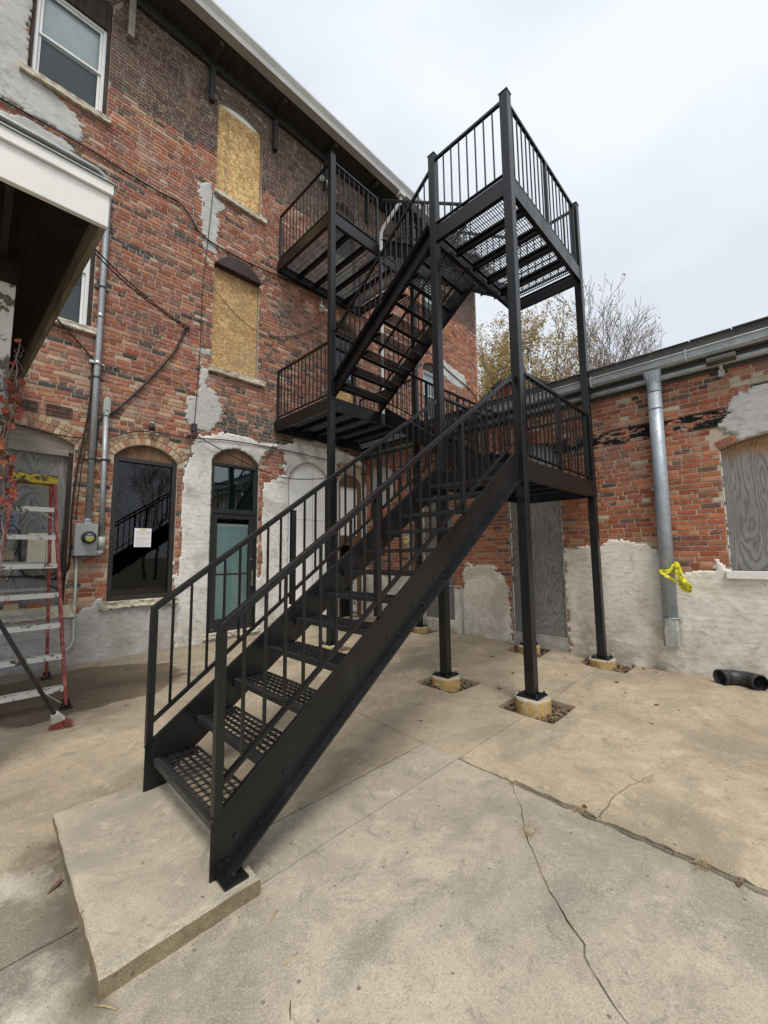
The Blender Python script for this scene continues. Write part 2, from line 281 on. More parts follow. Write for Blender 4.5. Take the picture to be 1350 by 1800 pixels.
M['leafbrown'] = simple('dry_leaf', (.12, .065, .035), .8, .5, 40); M['leafbrown2'] = simple('rusty_leaf', (.17, .08, .035), .8, .5, 40); M['leafyellow'] = simple('yellow_leaf', (.5, .36, .08), .7, .2, 40); M['straw'] = simple('dry_grass', (.33, .26, .14), .9, .3, 40)

# ------------------------------------------------------------------ mesh helpers
WL = {}
class MB:
    def __init__(s): s.v = []; s.f = []; s.mi = []; s.sm = []
    def add(s, vs, fs, mi=0, sm=False):
        k = len(s.v); s.v += [tuple(x) for x in vs]
        for f in fs: s.f.append(tuple(i+k for i in f)); s.mi.append(mi); s.sm.append(sm)
    def box(s, a, b, mi=0):
        x0, y0, z0 = [min(p, q) for p, q in zip(a, b)]; x1, y1, z1 = [max(p, q) for p, q in zip(a, b)]
        s.add([(x0, y0, z0), (x1, y0, z0), (x1, y1, z0), (x0, y1, z0), (x0, y0, z1), (x1, y0, z1), (x1, y1, z1), (x0, y1, z1)],
              [(0, 3, 2, 1), (4, 5, 6, 7), (0, 1, 5, 4), (1, 2, 6, 5), (2, 3, 7, 6), (3, 0, 4, 7)], mi)
    def bar(s, p, q, w, h, up=(0, 0, 1), mi=0):
        p, q = Vector(p), Vector(q); d = (q-p).normalized(); sd_ = d.cross(Vector(up)).normalized()*(w/2); u = sd_.cross(d).normalized()*(h/2)
        vs = [p-sd_-u, p+sd_-u, p+sd_+u, p-sd_+u, q-sd_-u, q+sd_-u, q+sd_+u, q-sd_+u]
        s.add(vs, [(0, 1, 2, 3), (7, 6, 5, 4), (0, 4, 5, 1), (1, 5, 6, 2), (2, 6, 7, 3), (3, 7, 4, 0)], mi)
    def vbar(s, p, q, w, h, mi=0):
        """sloping bar with vertical (plumb) ends: w across, h measured vertically"""
        p, q = Vector(p), Vector(q); d = (q-p); sd_ = d.cross(Vector((0, 0, 1))).normalized()*(w/2); u = Vector((0, 0, h/2))
        vs = [p-sd_-u, p+sd_-u, p+sd_+u, p-sd_+u, q-sd_-u, q+sd_-u, q+sd_+u, q-sd_+u]
        s.add(vs, [(0, 1, 2, 3), (7, 6, 5, 4), (0, 4, 5, 1), (1, 5, 6, 2), (2, 6, 7, 3), (3, 7, 4, 0)], mi)
    def tube(s, pts, r, n=8, mi=0, cap=True, sm=True):
        pts = [Vector(p) for p in pts]; rs = r if isinstance(r, (list, tuple)) else [r]*len(pts); k = len(s.v); ref = None
        for i, p in enumerate(pts):
            d = (pts[min(i+1, len(pts)-1)]-pts[max(i-1, 0)]).normalized()
            if ref is None: ref = d.orthogonal().normalized()
            a = (ref-d*ref.dot(d))
            a = a.normalized() if a.length > 1e-6 else d.orthogonal().normalized(); ref = a; b = d.cross(a)
            for j in range(n):
                t = 2*math.pi*j/n; s.v.append(tuple(p+(a*math.cos(t)+b*math.sin(t))*rs[i]))
        for i in range(len(pts)-1):
            for j in range(n):
                s.f.append((k+i*n+j, k+i*n+(j+1) % n, k+(i+1)*n+(j+1) % n, k+(i+1)*n+j)); s.mi.append(mi); s.sm.append(sm)
        if cap:
            s.f.append(tuple(k+j for j in range(n))[::-1]); s.mi.append(mi); s.sm.append(False)
            e = k+(len(pts)-1)*n; s.f.append(tuple(e+j for j in range(n))); s.mi.append(mi); s.sm.append(False)
    def prism(s, poly, ext, mi=0):
        """planar convex/concave polygon of 3-D points extruded by the vector ext"""
        n = len(poly); ext = Vector(ext); P = [Vector(p) for p in poly]; k = len(s.v)
        s.v += [tuple(p) for p in P]+[tuple(p+ext) for p in P]
        for t in tessellate_polygon([P]):
            s.f.append((k+t[0], k+t[1], k+t[2])); s.f.append((k+n+t[2], k+n+t[1], k+n+t[0])); s.mi += [mi, mi]; s.sm += [False, False]
        for i in range(n):
            j = (i+1) % n; s.f.append((k+i, k+n+i, k+n+j, k+j)); s.mi.append(mi); s.sm.append(False)
def fixnormals(me):
    b = bmesh.new(); b.from_mesh(me); bmesh.ops.recalc_face_normals(b, faces=b.faces); b.to_mesh(me); b.free()
def mesh(name, mb, mats, origin=(0, 0, 0), fix=True):
    me = bpy.data.meshes.new(name); o = Vector(origin)
    me.from_pydata([tuple(Vector(v)-o) for v in mb.v], [], mb.f)
    for x in (mats if isinstance(mats, (list, tuple)) else [mats]): me.materials.append(x)
    me.polygons.foreach_set('material_index', mb.mi); me.polygons.foreach_set('use_smooth', mb.sm)
    if fix: fixnormals(me)
    me.update(); return me
def tag(o, label=None, cat=None, group=None, kind=None):
    for k, v in (('label', label), ('category', cat), ('group', group), ('kind', kind)):
        if v: o[k] = v
    return o
def link(name, data, parent=None, loc=(0, 0, 0), rot=None):
    o = bpy.data.objects.new(name, data); COL.objects.link(o); wl = Vector(loc); WL[o] = wl
    if parent is not None: o.parent = parent; o.location = wl-WL[parent]
    else: o.location = wl
    if rot is not None: o.rotation_euler = rot
    return o
def obj(name, mb, mats, parent=None, origin=None, bevel=0, fix=True):
    if origin is None:
        a = np.array(mb.v); origin = tuple((a.min(0)+a.max(0))/2) if parent is not None else (float((a[:, 0].min()+a[:, 0].max())/2), float((a[:, 1].min()+a[:, 1].max())/2), float(a[:, 2].min()))
    o = link(name, mesh(name, mb, mats, origin, fix), parent, origin)
    if bevel:
        b = o.modifiers.new('edge', 'BEVEL'); b.width = bevel; b.segments = 2; b.limit_method = 'ANGLE'; b.angle_limit = .6
    return o
def thing(name, loc, label, cat, group=None): return tag(link(name, None, None, loc), label, cat, group)
def struct(name, mb, mats, **k): return tag(obj(name, mb, mats, **k), kind='structure')
def vnoise(x, y, sc, seed=0, octv=3):
    """2-D value noise in -1..1 on numpy arrays"""
    out = np.zeros_like(np.asarray(x, float)); amp = 1.; tot = 0.
    for o_ in range(octv):
        xs = np.asarray(x, float)*sc+seed*17.3+o_*5.7; ys = np.asarray(y, float)*sc+seed*9.1+o_*3.3
        xi = np.floor(xs).astype(int); yi = np.floor(ys).astype(int); xf = xs-xi; yf = ys-yi
        xf = xf*xf*(3-2*xf); yf = yf*yf*(3-2*yf)
        def h(a, b):
            q = np.sin(a*127.1+b*311.7+seed*74.7+o_*13.)*43758.5453; return (q-np.floor(q))*2-1
        out += amp*((h(xi, yi)*(1-xf)+h(xi+1, yi)*xf)*(1-yf)+(h(xi, yi+1)*(1-xf)+h(xi+1, yi+1)*xf)*yf); tot += amp; amp *= .5; sc *= 2
    return out/tot
def inpoly(px, py, poly):
    c = np.zeros(px.shape, bool); n = len(poly)
    for i in range(n):
        x1, y1 = poly[i]; x2, y2 = poly[(i+1) % n]
        if y1 == y2: continue
        c ^= ((y1 > py) != (y2 > py)) & (px < (x2-x1)*(py-y1)/(y2-y1)+x1)
    return c
XR = 6.58
def gz(y): return .12+.0194*max(y, -8.)
# ------------------------------------------------------------------ walls: frame O + s*U + z*Z + d*N (d outward)
class Frame:
    def __init__(s, O, U, N): s.O, s.U, s.N = Vector(O), Vector(U), Vector(N)
    def p(s, a, z, d=0.): return s.O+s.U*a+Vector((0, 0, z))+s.N*d
    def box(s, mb, a0, a1, z0, z1, d0, d1, mi=0): mb.box(s.p(a0, z0, d0), s.p(a1, z1, d1), mi)
    def np(s, a, z, d): return np.stack([s.O[i]+s.U[i]*a+(z if i == 2 else 0)+s.N[i]*d for i in range(3)], -1)
FL = Frame((0, 0, 0), (1, 0, 0), (0, -1, 0)); FR = Frame((XR, 0, 0), (0, -1, 0), (-1, 0, 0))
def arc(o, t=0., n=14):
    """points of a segmental head over opening o=(s0,s1,z0,zspring,rise), grown outward by t"""
    s0, s1, z0, zs, h = o; wd = s1-s0
    if h <= 0: return [(s0-t, zs+t), (s1+t, zs+t)]
    R = (wd*wd/4+h*h)/(2*h); cs, cz = (s0+s1)/2, zs+h-R; a = math.asin(wd/2/R)
    return [(cs+(R+t)*math.sin(-a+2*a*i/n), cz+(R+t)*math.cos(-a+2*a*i/n)) for i in range(n+1)]
def outline(o): s0, s1, z0, zs, h = o; return [(s0, z0)]+arc(o)+[(s1, z0)]
def wall_mesh(F, s0, s1, z0, z1, holes, d, depth):
    mb = MB(); polys = [[Vector((a, z, 0)) for a, z in pl] for pl in [[(s0, z0), (s1, z0), (s1, z1), (s0, z1)]]+[outline(o) for o in holes]]
    flat = [p for pl in polys for p in pl]; tri = tessellate_polygon(polys)
    k = len(mb.v); mb.v += [tuple(F.p(p.x, p.y, d)) for p in flat]
    for t in tri: mb.f.append(tuple(t)); mb.mi.append(0); mb.sm.append(False)
    for o in holes:
        ol = outline(o); n = len(ol)
        vs = [F.p(a, z, d) for a, z in ol]+[F.p(a, z, d-depth) for a, z in ol]
        mb.add(vs, [(i, (i+1) % n, n+(i+1) % n, n+i) for i in range(n)])
    return mb
BC = dict(red=[((.335, .13, .085), 5), ((.385, .175, .115), 3), ((.275, .10, .068), 3), ((.45, .265, .19), 1.3), ((.27, .15, .115), 2.2), ((.16, .10, .08), 1.2), ((.075, .068, .066), .5), ((.46, .33, .24), .9), ((.43, .19, .10), .8)],
          brown=[((.125, .082, .068), 5), ((.10, .07, .06), 4), ((.155, .10, .08), 3), ((.18, .12, .09), 1)],
          dark=[((.085, .08, .076), 4), ((.115, .10, .09), 3), ((.18, .11, .08), 2), ((.06, .06, .06), 2)],
          orange=[((.375, .125, .062), 5), ((.33, .10, .052), 4), ((.42, .165, .085), 3), ((.45, .225, .135), 1.5), ((.25, .09, .06), 1.2), ((.14, .08, .07), .5), ((.46, .39, .29), .22), ((.36, .21, .135), 1)],
          tan=[((.45, .32, .21), 3), ((.38, .20, .13), 3), ((.30, .19, .135), 2), ((.49, .38, .26), 2)])
def pick(pal):
    q = BC[pal]; c = random.choices([a for a, b in q], [b for a, b in q])[0]; k = random.uniform(.82, 1.18)
    return tuple(max(0, min(1, x*k+random.uniform(-.008, .008))) for x in c)
def lay(s0, s1, z0, z1, holes, masks, palf, ring=.215, hdr=6, hmix=.1):
    out = []; ch = .0677; n = int((z1-z0)/ch)
    for k in range(n):
        za = z0+k*ch; zc = za+ch/2; head = (k % hdr == hdr-1); Lb = .095 if head else .193; J = .0115
        off = (Lb+J)*(.5 if k % 2 else 0)+random.uniform(-.02, .02); x = s0-off
        while x < s1:
            l = (.095 if random.random() < hmix else Lb)*random.uniform(.95, 1.03); a, b = max(x, s0), min(x+l, s1); x += l+J
            if b-a < .04: continue
            segs = [(a, b)]
            for o in holes:
                h0, h1, hz0, hs, hr = o; ns = []
                for (p, q) in segs:
                    if za+ch < hz0 or za > hs+hr+ring or q < h0-.02 or p > h1+.02: ns.append((p, q)); continue
                    if hr > 0 and zc > hs-.03:
                        wd = h1-h0; R = (wd*wd/4+hr*hr)/(2*hr); cs, cz = (h0+h1)/2, hs+hr-R; aa = math.asin(wd/2/R)
                        ang = math.atan2((p+q)/2-cs, zc-cz); rr = math.hypot((p+q)/2-cs, zc-cz)
                        if abs(ang) < aa+.05 and rr < R+ring+.02: continue
                        if zc > hs: ns.append((p, q)); continue
                    if zc > hs: ns.append((p, q)); continue
                    if p < h0: ns.append((p, min(q, h0-.004)))
                    if q > h1: ns.append((max(p, h1+.004), q))
                segs = [t for t in ns if t[1]-t[0] > .03]
            for p, q in segs: out.append((p, q, za+.006+random.uniform(-.002, .002), za+ch-.006+random.uniform(-.002, .002), palf((p+q)/2, zc)))
    if masks:
        A = np.array([[o[0], o[1], (o[2]+o[3])/2] for o in out]); hid = np.ones(len(out), bool)
        for t in (.0, .5, 1.): hid &= masks(A[:, 0]*(1-t)+A[:, 1]*t, A[:, 2])
        out = [o for o, h in zip(out, hid) if not h]
    return out
def brickgeo(hl, hh, rnd):
    """a worn brick face: rim sunk to the joint, front inset and uneven, five sides"""
    j = lambda a: rnd.uniform(-a, a)
    rim = [(-hl, -hh), (hl, -hh), (hl, hh), (-hl, hh)]; c = .0045
    v = [(a, b, -.02) for a, b in rim]+[(a+j(.0012), b+j(.0012), -.0045) for a, b in rim]
    v += [((-hl+c+j(.002)) if a < 0 else (hl-c+j(.002)), (-hh+c+j(.0014)) if b < 0 else (hh-c+j(.0014)), .001+j(.0016)) for a, b in rim]
    f = [(8, 9, 10, 11)]
    for i in range(4):
        k = (i+1) % 4; f += [(i, k, 4+k, 4+i), (4+i, 4+k, 8+k, 8+i)]
    return v, f
def build_bricks(F, bricks, parent, cap, visible):
    """the bricks that show largest become pieces of their own, the rest one mass"""
    def area(b):
        c = F.p((b[0]+b[1])/2, (b[2]+b[3])/2); d = c-CAM; z = d.dot(cf)
        if z < .3: return 0
        u, v = d.dot(cr)/z*713.1+675, 900-d.dot(cu)/z*713.1
        if not (5 < u < 1345 and 5 < v < 1795): return 0
        return (b[1]-b[0])*(b[3]-b[2])*max(0, -d.normalized().dot(F.N))/z**2
    order = sorted(range(len(bricks)), key=lambda i: -area(bricks[i])); sel = []
    for i in order:
        if len(sel) >= cap or area(bricks[i]) <= 0: break
        b = bricks[i]
        if visible(F.p((b[0]+b[1])/2, (b[2]+b[3])/2, .004)): sel.append(i)
    ss = set(sel); cache = {}; rnd = random.Random(5)
    R3 = Matrix((F.U, Vector((0, 0, 1)), F.N)).transposed()
    for i in sel:
        a, b, c, d, colr = bricks[i]; key = (round((b-a)/.012), round((d-c)/.003), rnd.randrange(3))
        if key not in cache:
            v, f = brickgeo(key[0]*.006, (d-c)/2, rnd); mb = MB(); mb.add([R3 @ Vector(x) for x in v], f)
            cache[key] = mesh('brick', mb, M['brick'])
        o = link('brick', cache[key], parent, F.p((a+b)/2, (c+d)/2, rnd.uniform(-.0025, .0025))); o.color = colr+(1,)
    V = []; Fc = []; C = []; k = 0
    for i, (a, b, c, d, colr) in enumerate(bricks):
        if i in ss: continue
        v, f = brickgeo((b-a)/2, (d-c)/2, rnd); dd = rnd.uniform(-.0025, .0025)
        V += [tuple(F.p((a+b)/2+x, (c+d)/2+y, z+dd)) for x, y, z in v]; Fc += [tuple(t+k for t in q) for q in f]; k += 12; C += [colr]*9
    mb = MB(); mb.v = V; mb.f = Fc; mb.mi = [0]*len(Fc); mb.sm = [False]*len(Fc)
    o = obj('bricks', mb, M['brickmass'], parent, fix=False); o['kind'] = 'stuff'
    ca = o.data.color_attributes.new('bcol', 'BYTE_COLOR', 'CORNER')
    arr = np.ones((len(o.data.loops), 4), np.float32); cc = np.array(C, np.float32)
    lt = np.array([p.loop_total for p in o.data.polygons]); arr[:, :3] = np.repeat(cc, lt, 0)
    lin = arr.copy(); ca.data.foreach_set('color', lin.ravel())
    return o
def voussoirs(F, o, parent, pal, rings=2, name='arch_brick', skip=None):
    s0, s1, z0, zs, h = o; wd = s1-s0; R = (wd*wd/4+h*h)/(2*h); cs, cz = (s0+s1)/2, zs+h-R; a = math.asin(wd/2/R); rnd = random.Random(int(s0*1000))
    R3 = Matrix((F.U, Vector((0, 0, 1)), F.N)).transposed()
    for r in range(rings):
        r0 = R+.004+r*.108; n = max(5, int(2*a*(r0+.05)/.072)); st = 2*a/n
        for i in range(n):
            t = -a+st*(i+.5); hw = st*(r0+.05)/2-.0055
            if skip and skip(cs+(r0+.05)*math.sin(t), cz+(r0+.05)*math.cos(t)): continue
            v, f = brickgeo(hw, .049, rnd); mb = MB(); q = []
            for x, y, z in v:
                x2 = x*(1+y/(r0+.05)); rr = r0+.05+y
                q.append(R3 @ Vector((x2*math.cos(t)+y*math.sin(t), y*math.cos(t)-x2*math.sin(t), z+.004)))
            mb.add(q, f); me = mesh(name, mb, M['brick'])
            ob = link(name, me, parent, F.p(cs+(r0+.05)*math.sin(t), cz+(r0+.05)*math.cos(t))); ob.color = pick(pal)+(1,)
def maskfn(polys, seed, amp=.03, jag=.028, brk=.07):
    def fn(s, z):
        a = s+vnoise(s, z, 2.3, seed, 3)*amp+vnoise(s, z, 21, seed+1, 2)*jag; b = z+vnoise(s, z, 2.3, seed+2, 3)*amp+vnoise(s, z, 21, seed+3, 2)*jag
        row = np.floor(np.asarray(z)/.0677); col = np.floor((np.asarray(s)+(row % 2)*.102)/.2045)
        h1 = np.sin(row*12.9898+col*78.233+seed)*43758.5453; h1 = h1-np.floor(h1)-.5; h2 = np.sin(row*39.425+col*11.135+seed)*24634.6345; h2 = h2-np.floor(h2)-.5
        a = a+h1*brk; b = b+h2*brk
        r = np.zeros(np.shape(s), bool)
        for p in polys: r |= inpoly(a, b, p)
        return r
    return fn
def plaster(F, parent, mat, polys, seed, holes=(), cut=None, cell=.024, thick=.013, relief=.45, name='render_patch'):
    P = np.array([p for q in polys for p in q]); x0, z0 = P.min(0)-.06; x1, z1 = P.max(0)+.06
    nx, nz_ = int((x1-x0)/cell)+1, int((z1-z0)/cell)+1
    gx, gzz = np.meshgrid(x0+np.arange(nx+1)*cell, z0+np.arange(nz_+1)*cell, indexing='ij')
    cx, cz = (gx[:-1, :-1]+cell/2), (gzz[:-1, :-1]+cell/2)
    mk = maskfn(polys, seed)(cx, cz)
    if cut is not None: mk &= ~cut(cx, cz)
    for o in holes: mk &= ~inpoly(cx, cz, [(a, z) for a, z in outline(o)])
    # vertex coverage -> thin feathered rim
    cov = np.zeros(gx.shape); cnt = np.zeros(gx.shape)
    for i in (0, 1):
        for j in (0, 1): cov[i:nx+i, j:nz_+j] += mk; cnt[i:nx+i, j:nz_+j] += 1
    full = cov/cnt
    row = np.abs(((gzz/.0677) % 1)-.5)*2; odd = np.floor(gzz/.0677) % 2; colm = np.abs((((gx+odd*.102)/.2045) % 1)-.5)*2
    joint = np.maximum(np.clip((row-.72)/.28, 0, 1), np.clip((colm-.9)/.1, 0, 1))
    vis_ = np.clip(vnoise(gx, gzz, 1.7, seed+5, 2)*.8+relief, 0, 1)
    d = thick*(.75+.5*vnoise(gx, gzz, 1.2, seed+6, 2))+vnoise(gx, gzz, 6, seed+7, 3)*.0035-joint*vis_*.0055
    d = np.where(full > .99, np.maximum(d, .0045), .0035)
    jx = vnoise(gx, gzz, 40, seed+8, 1)*cell*.3*(full < .99); jz = vnoise(gx, gzz, 40, seed+9, 1)*cell*.3*(full < .99)
    idx = -np.ones(gx.shape, int); used = cov > 0; idx[used] = np.arange(used.sum())
    V = F.np((gx+jx)[used], (gzz+jz)[used], d[used]); I, J = np.nonzero(mk)
    q = np.stack([idx[I, J], idx[I+1, J], idx[I+1, J+1], idx[I, J+1]], 1)
    # skirt round the rim back to the wall
    mp_ = np.pad(mk, 1); sk = []
    for di, dj, e in ((-1, 0, ((0, 1), (0, 0))), (1, 0, ((1, 0), (1, 1))), (0, -1, ((0, 0), (1, 0))), (0, 1, ((1, 1), (0, 1)))):
        b = mk & ~mp_[1+di:1+di+nx, 1+dj:1+dj+nz_]; A_, B_ = np.nonzero(b)
        sk.append(np.stack([idx[A_+e[0][0], B_+e[0][1]], idx[A_+e[1][0], B_+e[1][1]]], 1))
    sk = np.concatenate(sk); n0 = len(V); V2 = V-np.array(F.N)*.016; V = np.concatenate([V, V2])
    q = np.concatenate([q, np.stack([sk[:, 1], sk[:, 0], sk[:, 0]+n0, sk[:, 1]+n0], 1)])
    mb = MB(); mb.v = [tuple(x) for x in V]; mb.f = [tuple(int(t) for t in x) for x in q]; mb.mi = [0]*len(q); mb.sm = [i < len(q)-len(sk) for i in range(len(q))]
    return obj(name, mb, mat, parent, fix=False)

# ------------------------------------------------------------------ the yard: concrete slabs round a joint, pits for the piers
gb = MB(); gb.add([(-300, -300, -.16), (300, -300, -.16), (300, 300, -.16), (-300, 300, -.16)], [(0, 1, 2, 3)]); struct('ground', gb, M['earth'], fix=False)
sb = MB(); ys = [-16, -8, 0]; xs = [-9, XR+.05]
for i in range(2): sb.add([(xs[0], ys[i], gz(ys[i])-.065), (xs[1], ys[i], gz(ys[i])-.065), (xs[1], ys[i+1], gz(ys[i+1])-.065), (xs[0], ys[i+1], gz(ys[i+1])-.065)], [(0, 1, 2, 3)])
struct('soil_bed', sb, M['soil'], fix=False)
def wob(pts, amp, seed, step=.045):
    r = random.Random(seed); out = []
    for (a, b) in zip(pts[:-1], pts[1:]):
        L_ = math.dist(a, b); n = max(1, int(L_/step)); nx_, ny_ = -(b[1]-a[1])/L_, (b[0]-a[0])/L_
        for i in range(n):
            t = i/n; q = (r.uniform(-1, 1)+.9*math.sin((a[0]+a[1]*1.7+t*L_)*7+seed))*amp*.6*(1 if 0 < i or a is not pts[0] else 0)
            out.append((a[0]+(b[0]-a[0])*t+nx_*q, a[1]+(b[1]-a[1])*t+ny_*q))
    return out+[pts[-1]]
def off(pl, d, seed=0, var=.3):
    r = random.Random(seed); out = []
    for i, p in enumerate(pl):
        a, b = pl[max(0, i-1)], pl[min(len(pl)-1, i+1)]; L_ = math.dist(a, b) or 1; k = d*(1+r.uniform(-var, var))
        out.append((p[0]-(b[1]-a[1])/L_*k, p[1]+(b[0]-a[0])/L_*k))
    return out
YB, YC_, XJ = -4.83, -5.17, 2.722
A1 = wob([(XJ, -16), (XJ, -8), (XJ, -5.62)], .010, 3); A2 = wob([(XJ, -5.62), (XJ, YC_)], .008, 4); A3 = wob([(XJ, YC_), (XJ, YB), (XJ+.03, -4.1), (XJ, -2.4), (XJ, -.02)], .006, 5)
B = wob([(-9, YB), (XJ, YB)], .007, 6); C1 = wob([(-9, YC_), (XJ, YC_)], .004, 7)
D = wob([(2.70, -5.62), (2.56, -5.742), (2.332, -5.891), (2.167, -6.029), (2.019, -6.165), (1.854, -6.367), (1.768, -6.421), (1.721, -6.498), (1.671, -6.58), (1.52, -6.80), (1.40, -6.92), (1.2, -7.2), (.6, -8.0), (.2, -16)], .010, 8)
C2a = wob([(XJ, YC_), (3.84, YC_)], .004, 9); C2b = wob([(4.44, -5.19), (5.1, -5.15), (6.02, -5.17)], .006, 10)
def ring_(a, b, seed): return wob([(a[0], a[1]), (b[0], a[1]), (b[0], b[1]), (a[0], b[1]), (a[0], a[1])], .008, seed, .07)[:-1]
def slab(poly, mat, holes=(), name='slab'):
    mb = MB(); P = [Vector((x, y, 0)) for x, y in poly]; HS = [[Vector((x, y, 0)) for x, y in h] for h in holes]
    allp = [P]+HS; flat = [p for q in allp for p in q]; tri = tessellate_polygon(allp)
    # keep the fall of the yard: the plane bends at y=-8 only, outside the picture
    mb.v = [(p.x, p.y, gz(p.y)) for p in flat]; mb.f = [tuple(t) for t in tri]; n = len(flat)
    mb.mi = [0]*len(tri); mb.sm = [False]*len(tri)
    for q in allp:
        k = len(q); vs = [(p.x, p.y, gz(p.y)) for p in q]+[(p.x, p.y, gz(p.y)-.09) for p in q]
        mb.add(vs, [(i, (i+1) % k, k+(i+1) % k, k+i) for i in range(k)])
    return obj(name, mb, mat, yard, origin=(0, 0, 0))
yard = tag(link('yard_paving', None), kind='structure')
g = .004
PX = .9
Bl = [p for p in B if p[0] < PX]; Br = [p for p in B if p[0] >= PX]; C1r = [p for p in C1 if p[0] >= PX]
slab(off(B, g+.002, 1)+off(A3, .004, 2)[8:]+[(-9, -.02)], M['slab'])
slab(off(C1r, g*.7, 2)+off(Br, -g-.001, 3)[::-1], M['slabgrey'])
slab([(-9, -16)]+off(D, -.004, 4, .95)[::-1]+off(A2, .008, 5)+off(C1r, -g*.7, 5)[::-1]+off(Bl, -g-.001, 3)[::-1], M['slabnear'])
slab(off(D, .004, 6, .95)[::-1]+[(XJ-.024, -16)]+off(A1, .024, 7, .5), M['slabnear'])
E1 = [(XJ, -6.172), (3.017, -6.152), (3.259, -6.196), (3.599, -6.315), (3.95, -6.418)]; e = wob(E1, .014, 12)
eu = [(x, y+.006*(1-i/len(e))) for i, (x, y) in enumerate(e)]; el = [(x, y-.006*(1-i/len(e))) for i, (x, y) in enumerate(e)]
A1r = off(A1, -.025, 8, .5); A2r = off(A2, -.009, 9); cut = [p for p in A1r if p[1] < -6.2]; cut2 = [p for p in A1r if p[1] > -6.14]
slab(cut+el+eu[::-1]+cut2+A2r+off(C2a, -.003, 3)+[(3.84, -5.44), (4.1, -5.445), (4.435, -5.437), (4.44, -5.21)]+off(C2b, -.003, 4)+[(6.022, -5.30), (6.03, -5.485), (6.3, -5.49), (6.53, -5.485), (XR, -5.40), (XR, -16)], M['slabtan'])
def fill(line, hw, dep, mat):
    q = MB(); a, b = off(line, hw, 1, 0), off(line, -hw, 1, 0); n_ = len(line); rj = random.Random(2); h_ = [rj.uniform(-.006, .006) for _ in line]
    q.add([(p[0], p[1], gz(p[1])-dep+h_[i]) for i, p in enumerate(a)]+[(p[0], p[1], gz(p[1])-dep+h_[i]) for i, p in enumerate(b)], [(i, n_+i, n_+i+1, i+1) for i in range(n_-1)]); obj('joint_fill', q, mat, yard, fix=False)
fill(A1, .04, .026, M['soil']); fill(A2, .02, .012, M['jointdirt']); fill(A3, .02, .008, M['jointdirt']); fill(D, .02, .006, M['jointdirt']); fill(e, .02, .008, M['jointdirt'])
P3h = wob([(3.833, -4.345), (4.385, -4.37), (4.37, -3.80), (3.84, -3.78), (3.833, -4.345)], .012, 21, .06)[:-1]
P5h = wob([(5.985, -2.185), (6.50, -2.187), (6.48, -1.58), (6.0, -1.58), (5.985, -2.185)], .010, 22, .06)[:-1]
P0h = wob([(3.82, -2.06), (4.40, -2.07), (4.39, -1.5), (3.83, -1.5), (3.82, -2.06)], .010, 23, .06)[:-1]
a3r = off(A3, -.003, 11)
slab(off(C2a, .003, 3)+[(3.845, -5.0), (3.86, -4.868), (4.1, -4.862), (4.36, -4.87), (4.432, -4.95), (4.435, -5.17)]+off(C2b, .003, 4)+[(6.05, -5.0), (6.17, -4.87), (6.4, -4.862), (XR, -4.85), (XR, -4.30)]
     + wob([(XR, -4.30), (5.98, -4.37), (6.0, -3.80), (XR, -3.74)], .012, 24, .06)+[(XR, -.02)]+a3r[::-1], M['slab'], [P3h, P5h, P0h])
# ------------------------------------------------------------------ the three-storey brick building (wall on y = 0)
HOUSE = thing('brick_building', (0, 0, 0), 'tall three-storey red brick building with sooty top courses, boarded windows and white-painted ground floor', 'building')
oA = (.10, 1.05, 8.42, 10.50, .12); oU = (2.785, 3.70, 8.40, 10.29, .13); oLw = (2.80, 3.70, 4.95, 6.95, .25); oW2 = (.10, 1.03, 4.94, 6.95, .2)
oG = (1.41, 2.31, .93, 3.10, .23); oDr = (2.875, 3.775, .26, 3.29, .24); oWA = (4.44, 5.46, .16, 3.14, .37); o4 = (5.74, 6.42, .14, 3.2, .2)
oBL = (-.40, .93, .92, 3.17, .17); oD2 = (5.55, 6.30, 4.24, 6.9, .2); oD3 = (5.55, 6.30, 7.64, 9.95, .2); oF2 = (8.85, 9.75, 5.45, 7.0, .2); oF3 = (8.85, 9.75, 8.4, 10.1, .15)
LH = [oA, oU, oLw, oW2, oG, oDr, oWA, o4, oBL, oD2, oD3, oF2, oF3]
obj('wall', wall_mesh(FL, -7, 11.85, -.1, 11.0, LH, -.0075, .3), M['mortar'], HOUSE, origin=(0, 0, 0), fix=False)
mb = MB(); mb.box((-7, .32, -.1), (11.84, .40, 11.0)); mb.box((11.76, .0, -.1), (11.85, 9, 11.0)); mb.box((-7, 9, -.1), (11.85, 9.1, 11)); mb.box((-7.1, -.005, -.1), (-7.0, 9, 11.0)); mb.box((-7, .4, -.05), (11.8, 9, 0))
obj('rear_wall', mb, M['mortar'], HOUSE)
mb = MB(); mb.prism([(-7.6, -.62, 11.24), (-7.6, 4.5, 12.5), (-7.6, 9.6, 11.24), (-7.6, 9.6, 11.12), (-7.6, -.5, 11.12)], (19.7, 0, 0)); obj('roof', mb, M['shingle'], HOUSE)
PW = [(2.345, -.1), (2.335, 2.68), (2.4, 3.02), (2.51, 3.29), (2.59, 3.65), (3.14, 3.79), (3.76, 3.76), (4.09, 3.74), (4.32, 3.75), (4.59, 3.97), (5.48, 4.04), (6.0, 3.9), (6.62, 3.67), (6.62, -.1)]
PG = [(-6.9, -.1), (-6.9, .86), (1.02, .80), (1.15, .86), (1.27, .93), (1.31, 1.0), (1.37, 1.0), (1.39, .86), (2.40, .83), (2.40, -.1)]
PA = [(-2.4, 7.9), (-2.4, 10.6), (.0, 10.6), (.1, 10.3), (.1, 8.44), (.41, 8.32), (.69, 8.24), (.8, 8.08), (.80, 7.90), (.72, 7.82), (.47, 7.79), (-.13, 7.77), (-2.4, 7.8)]
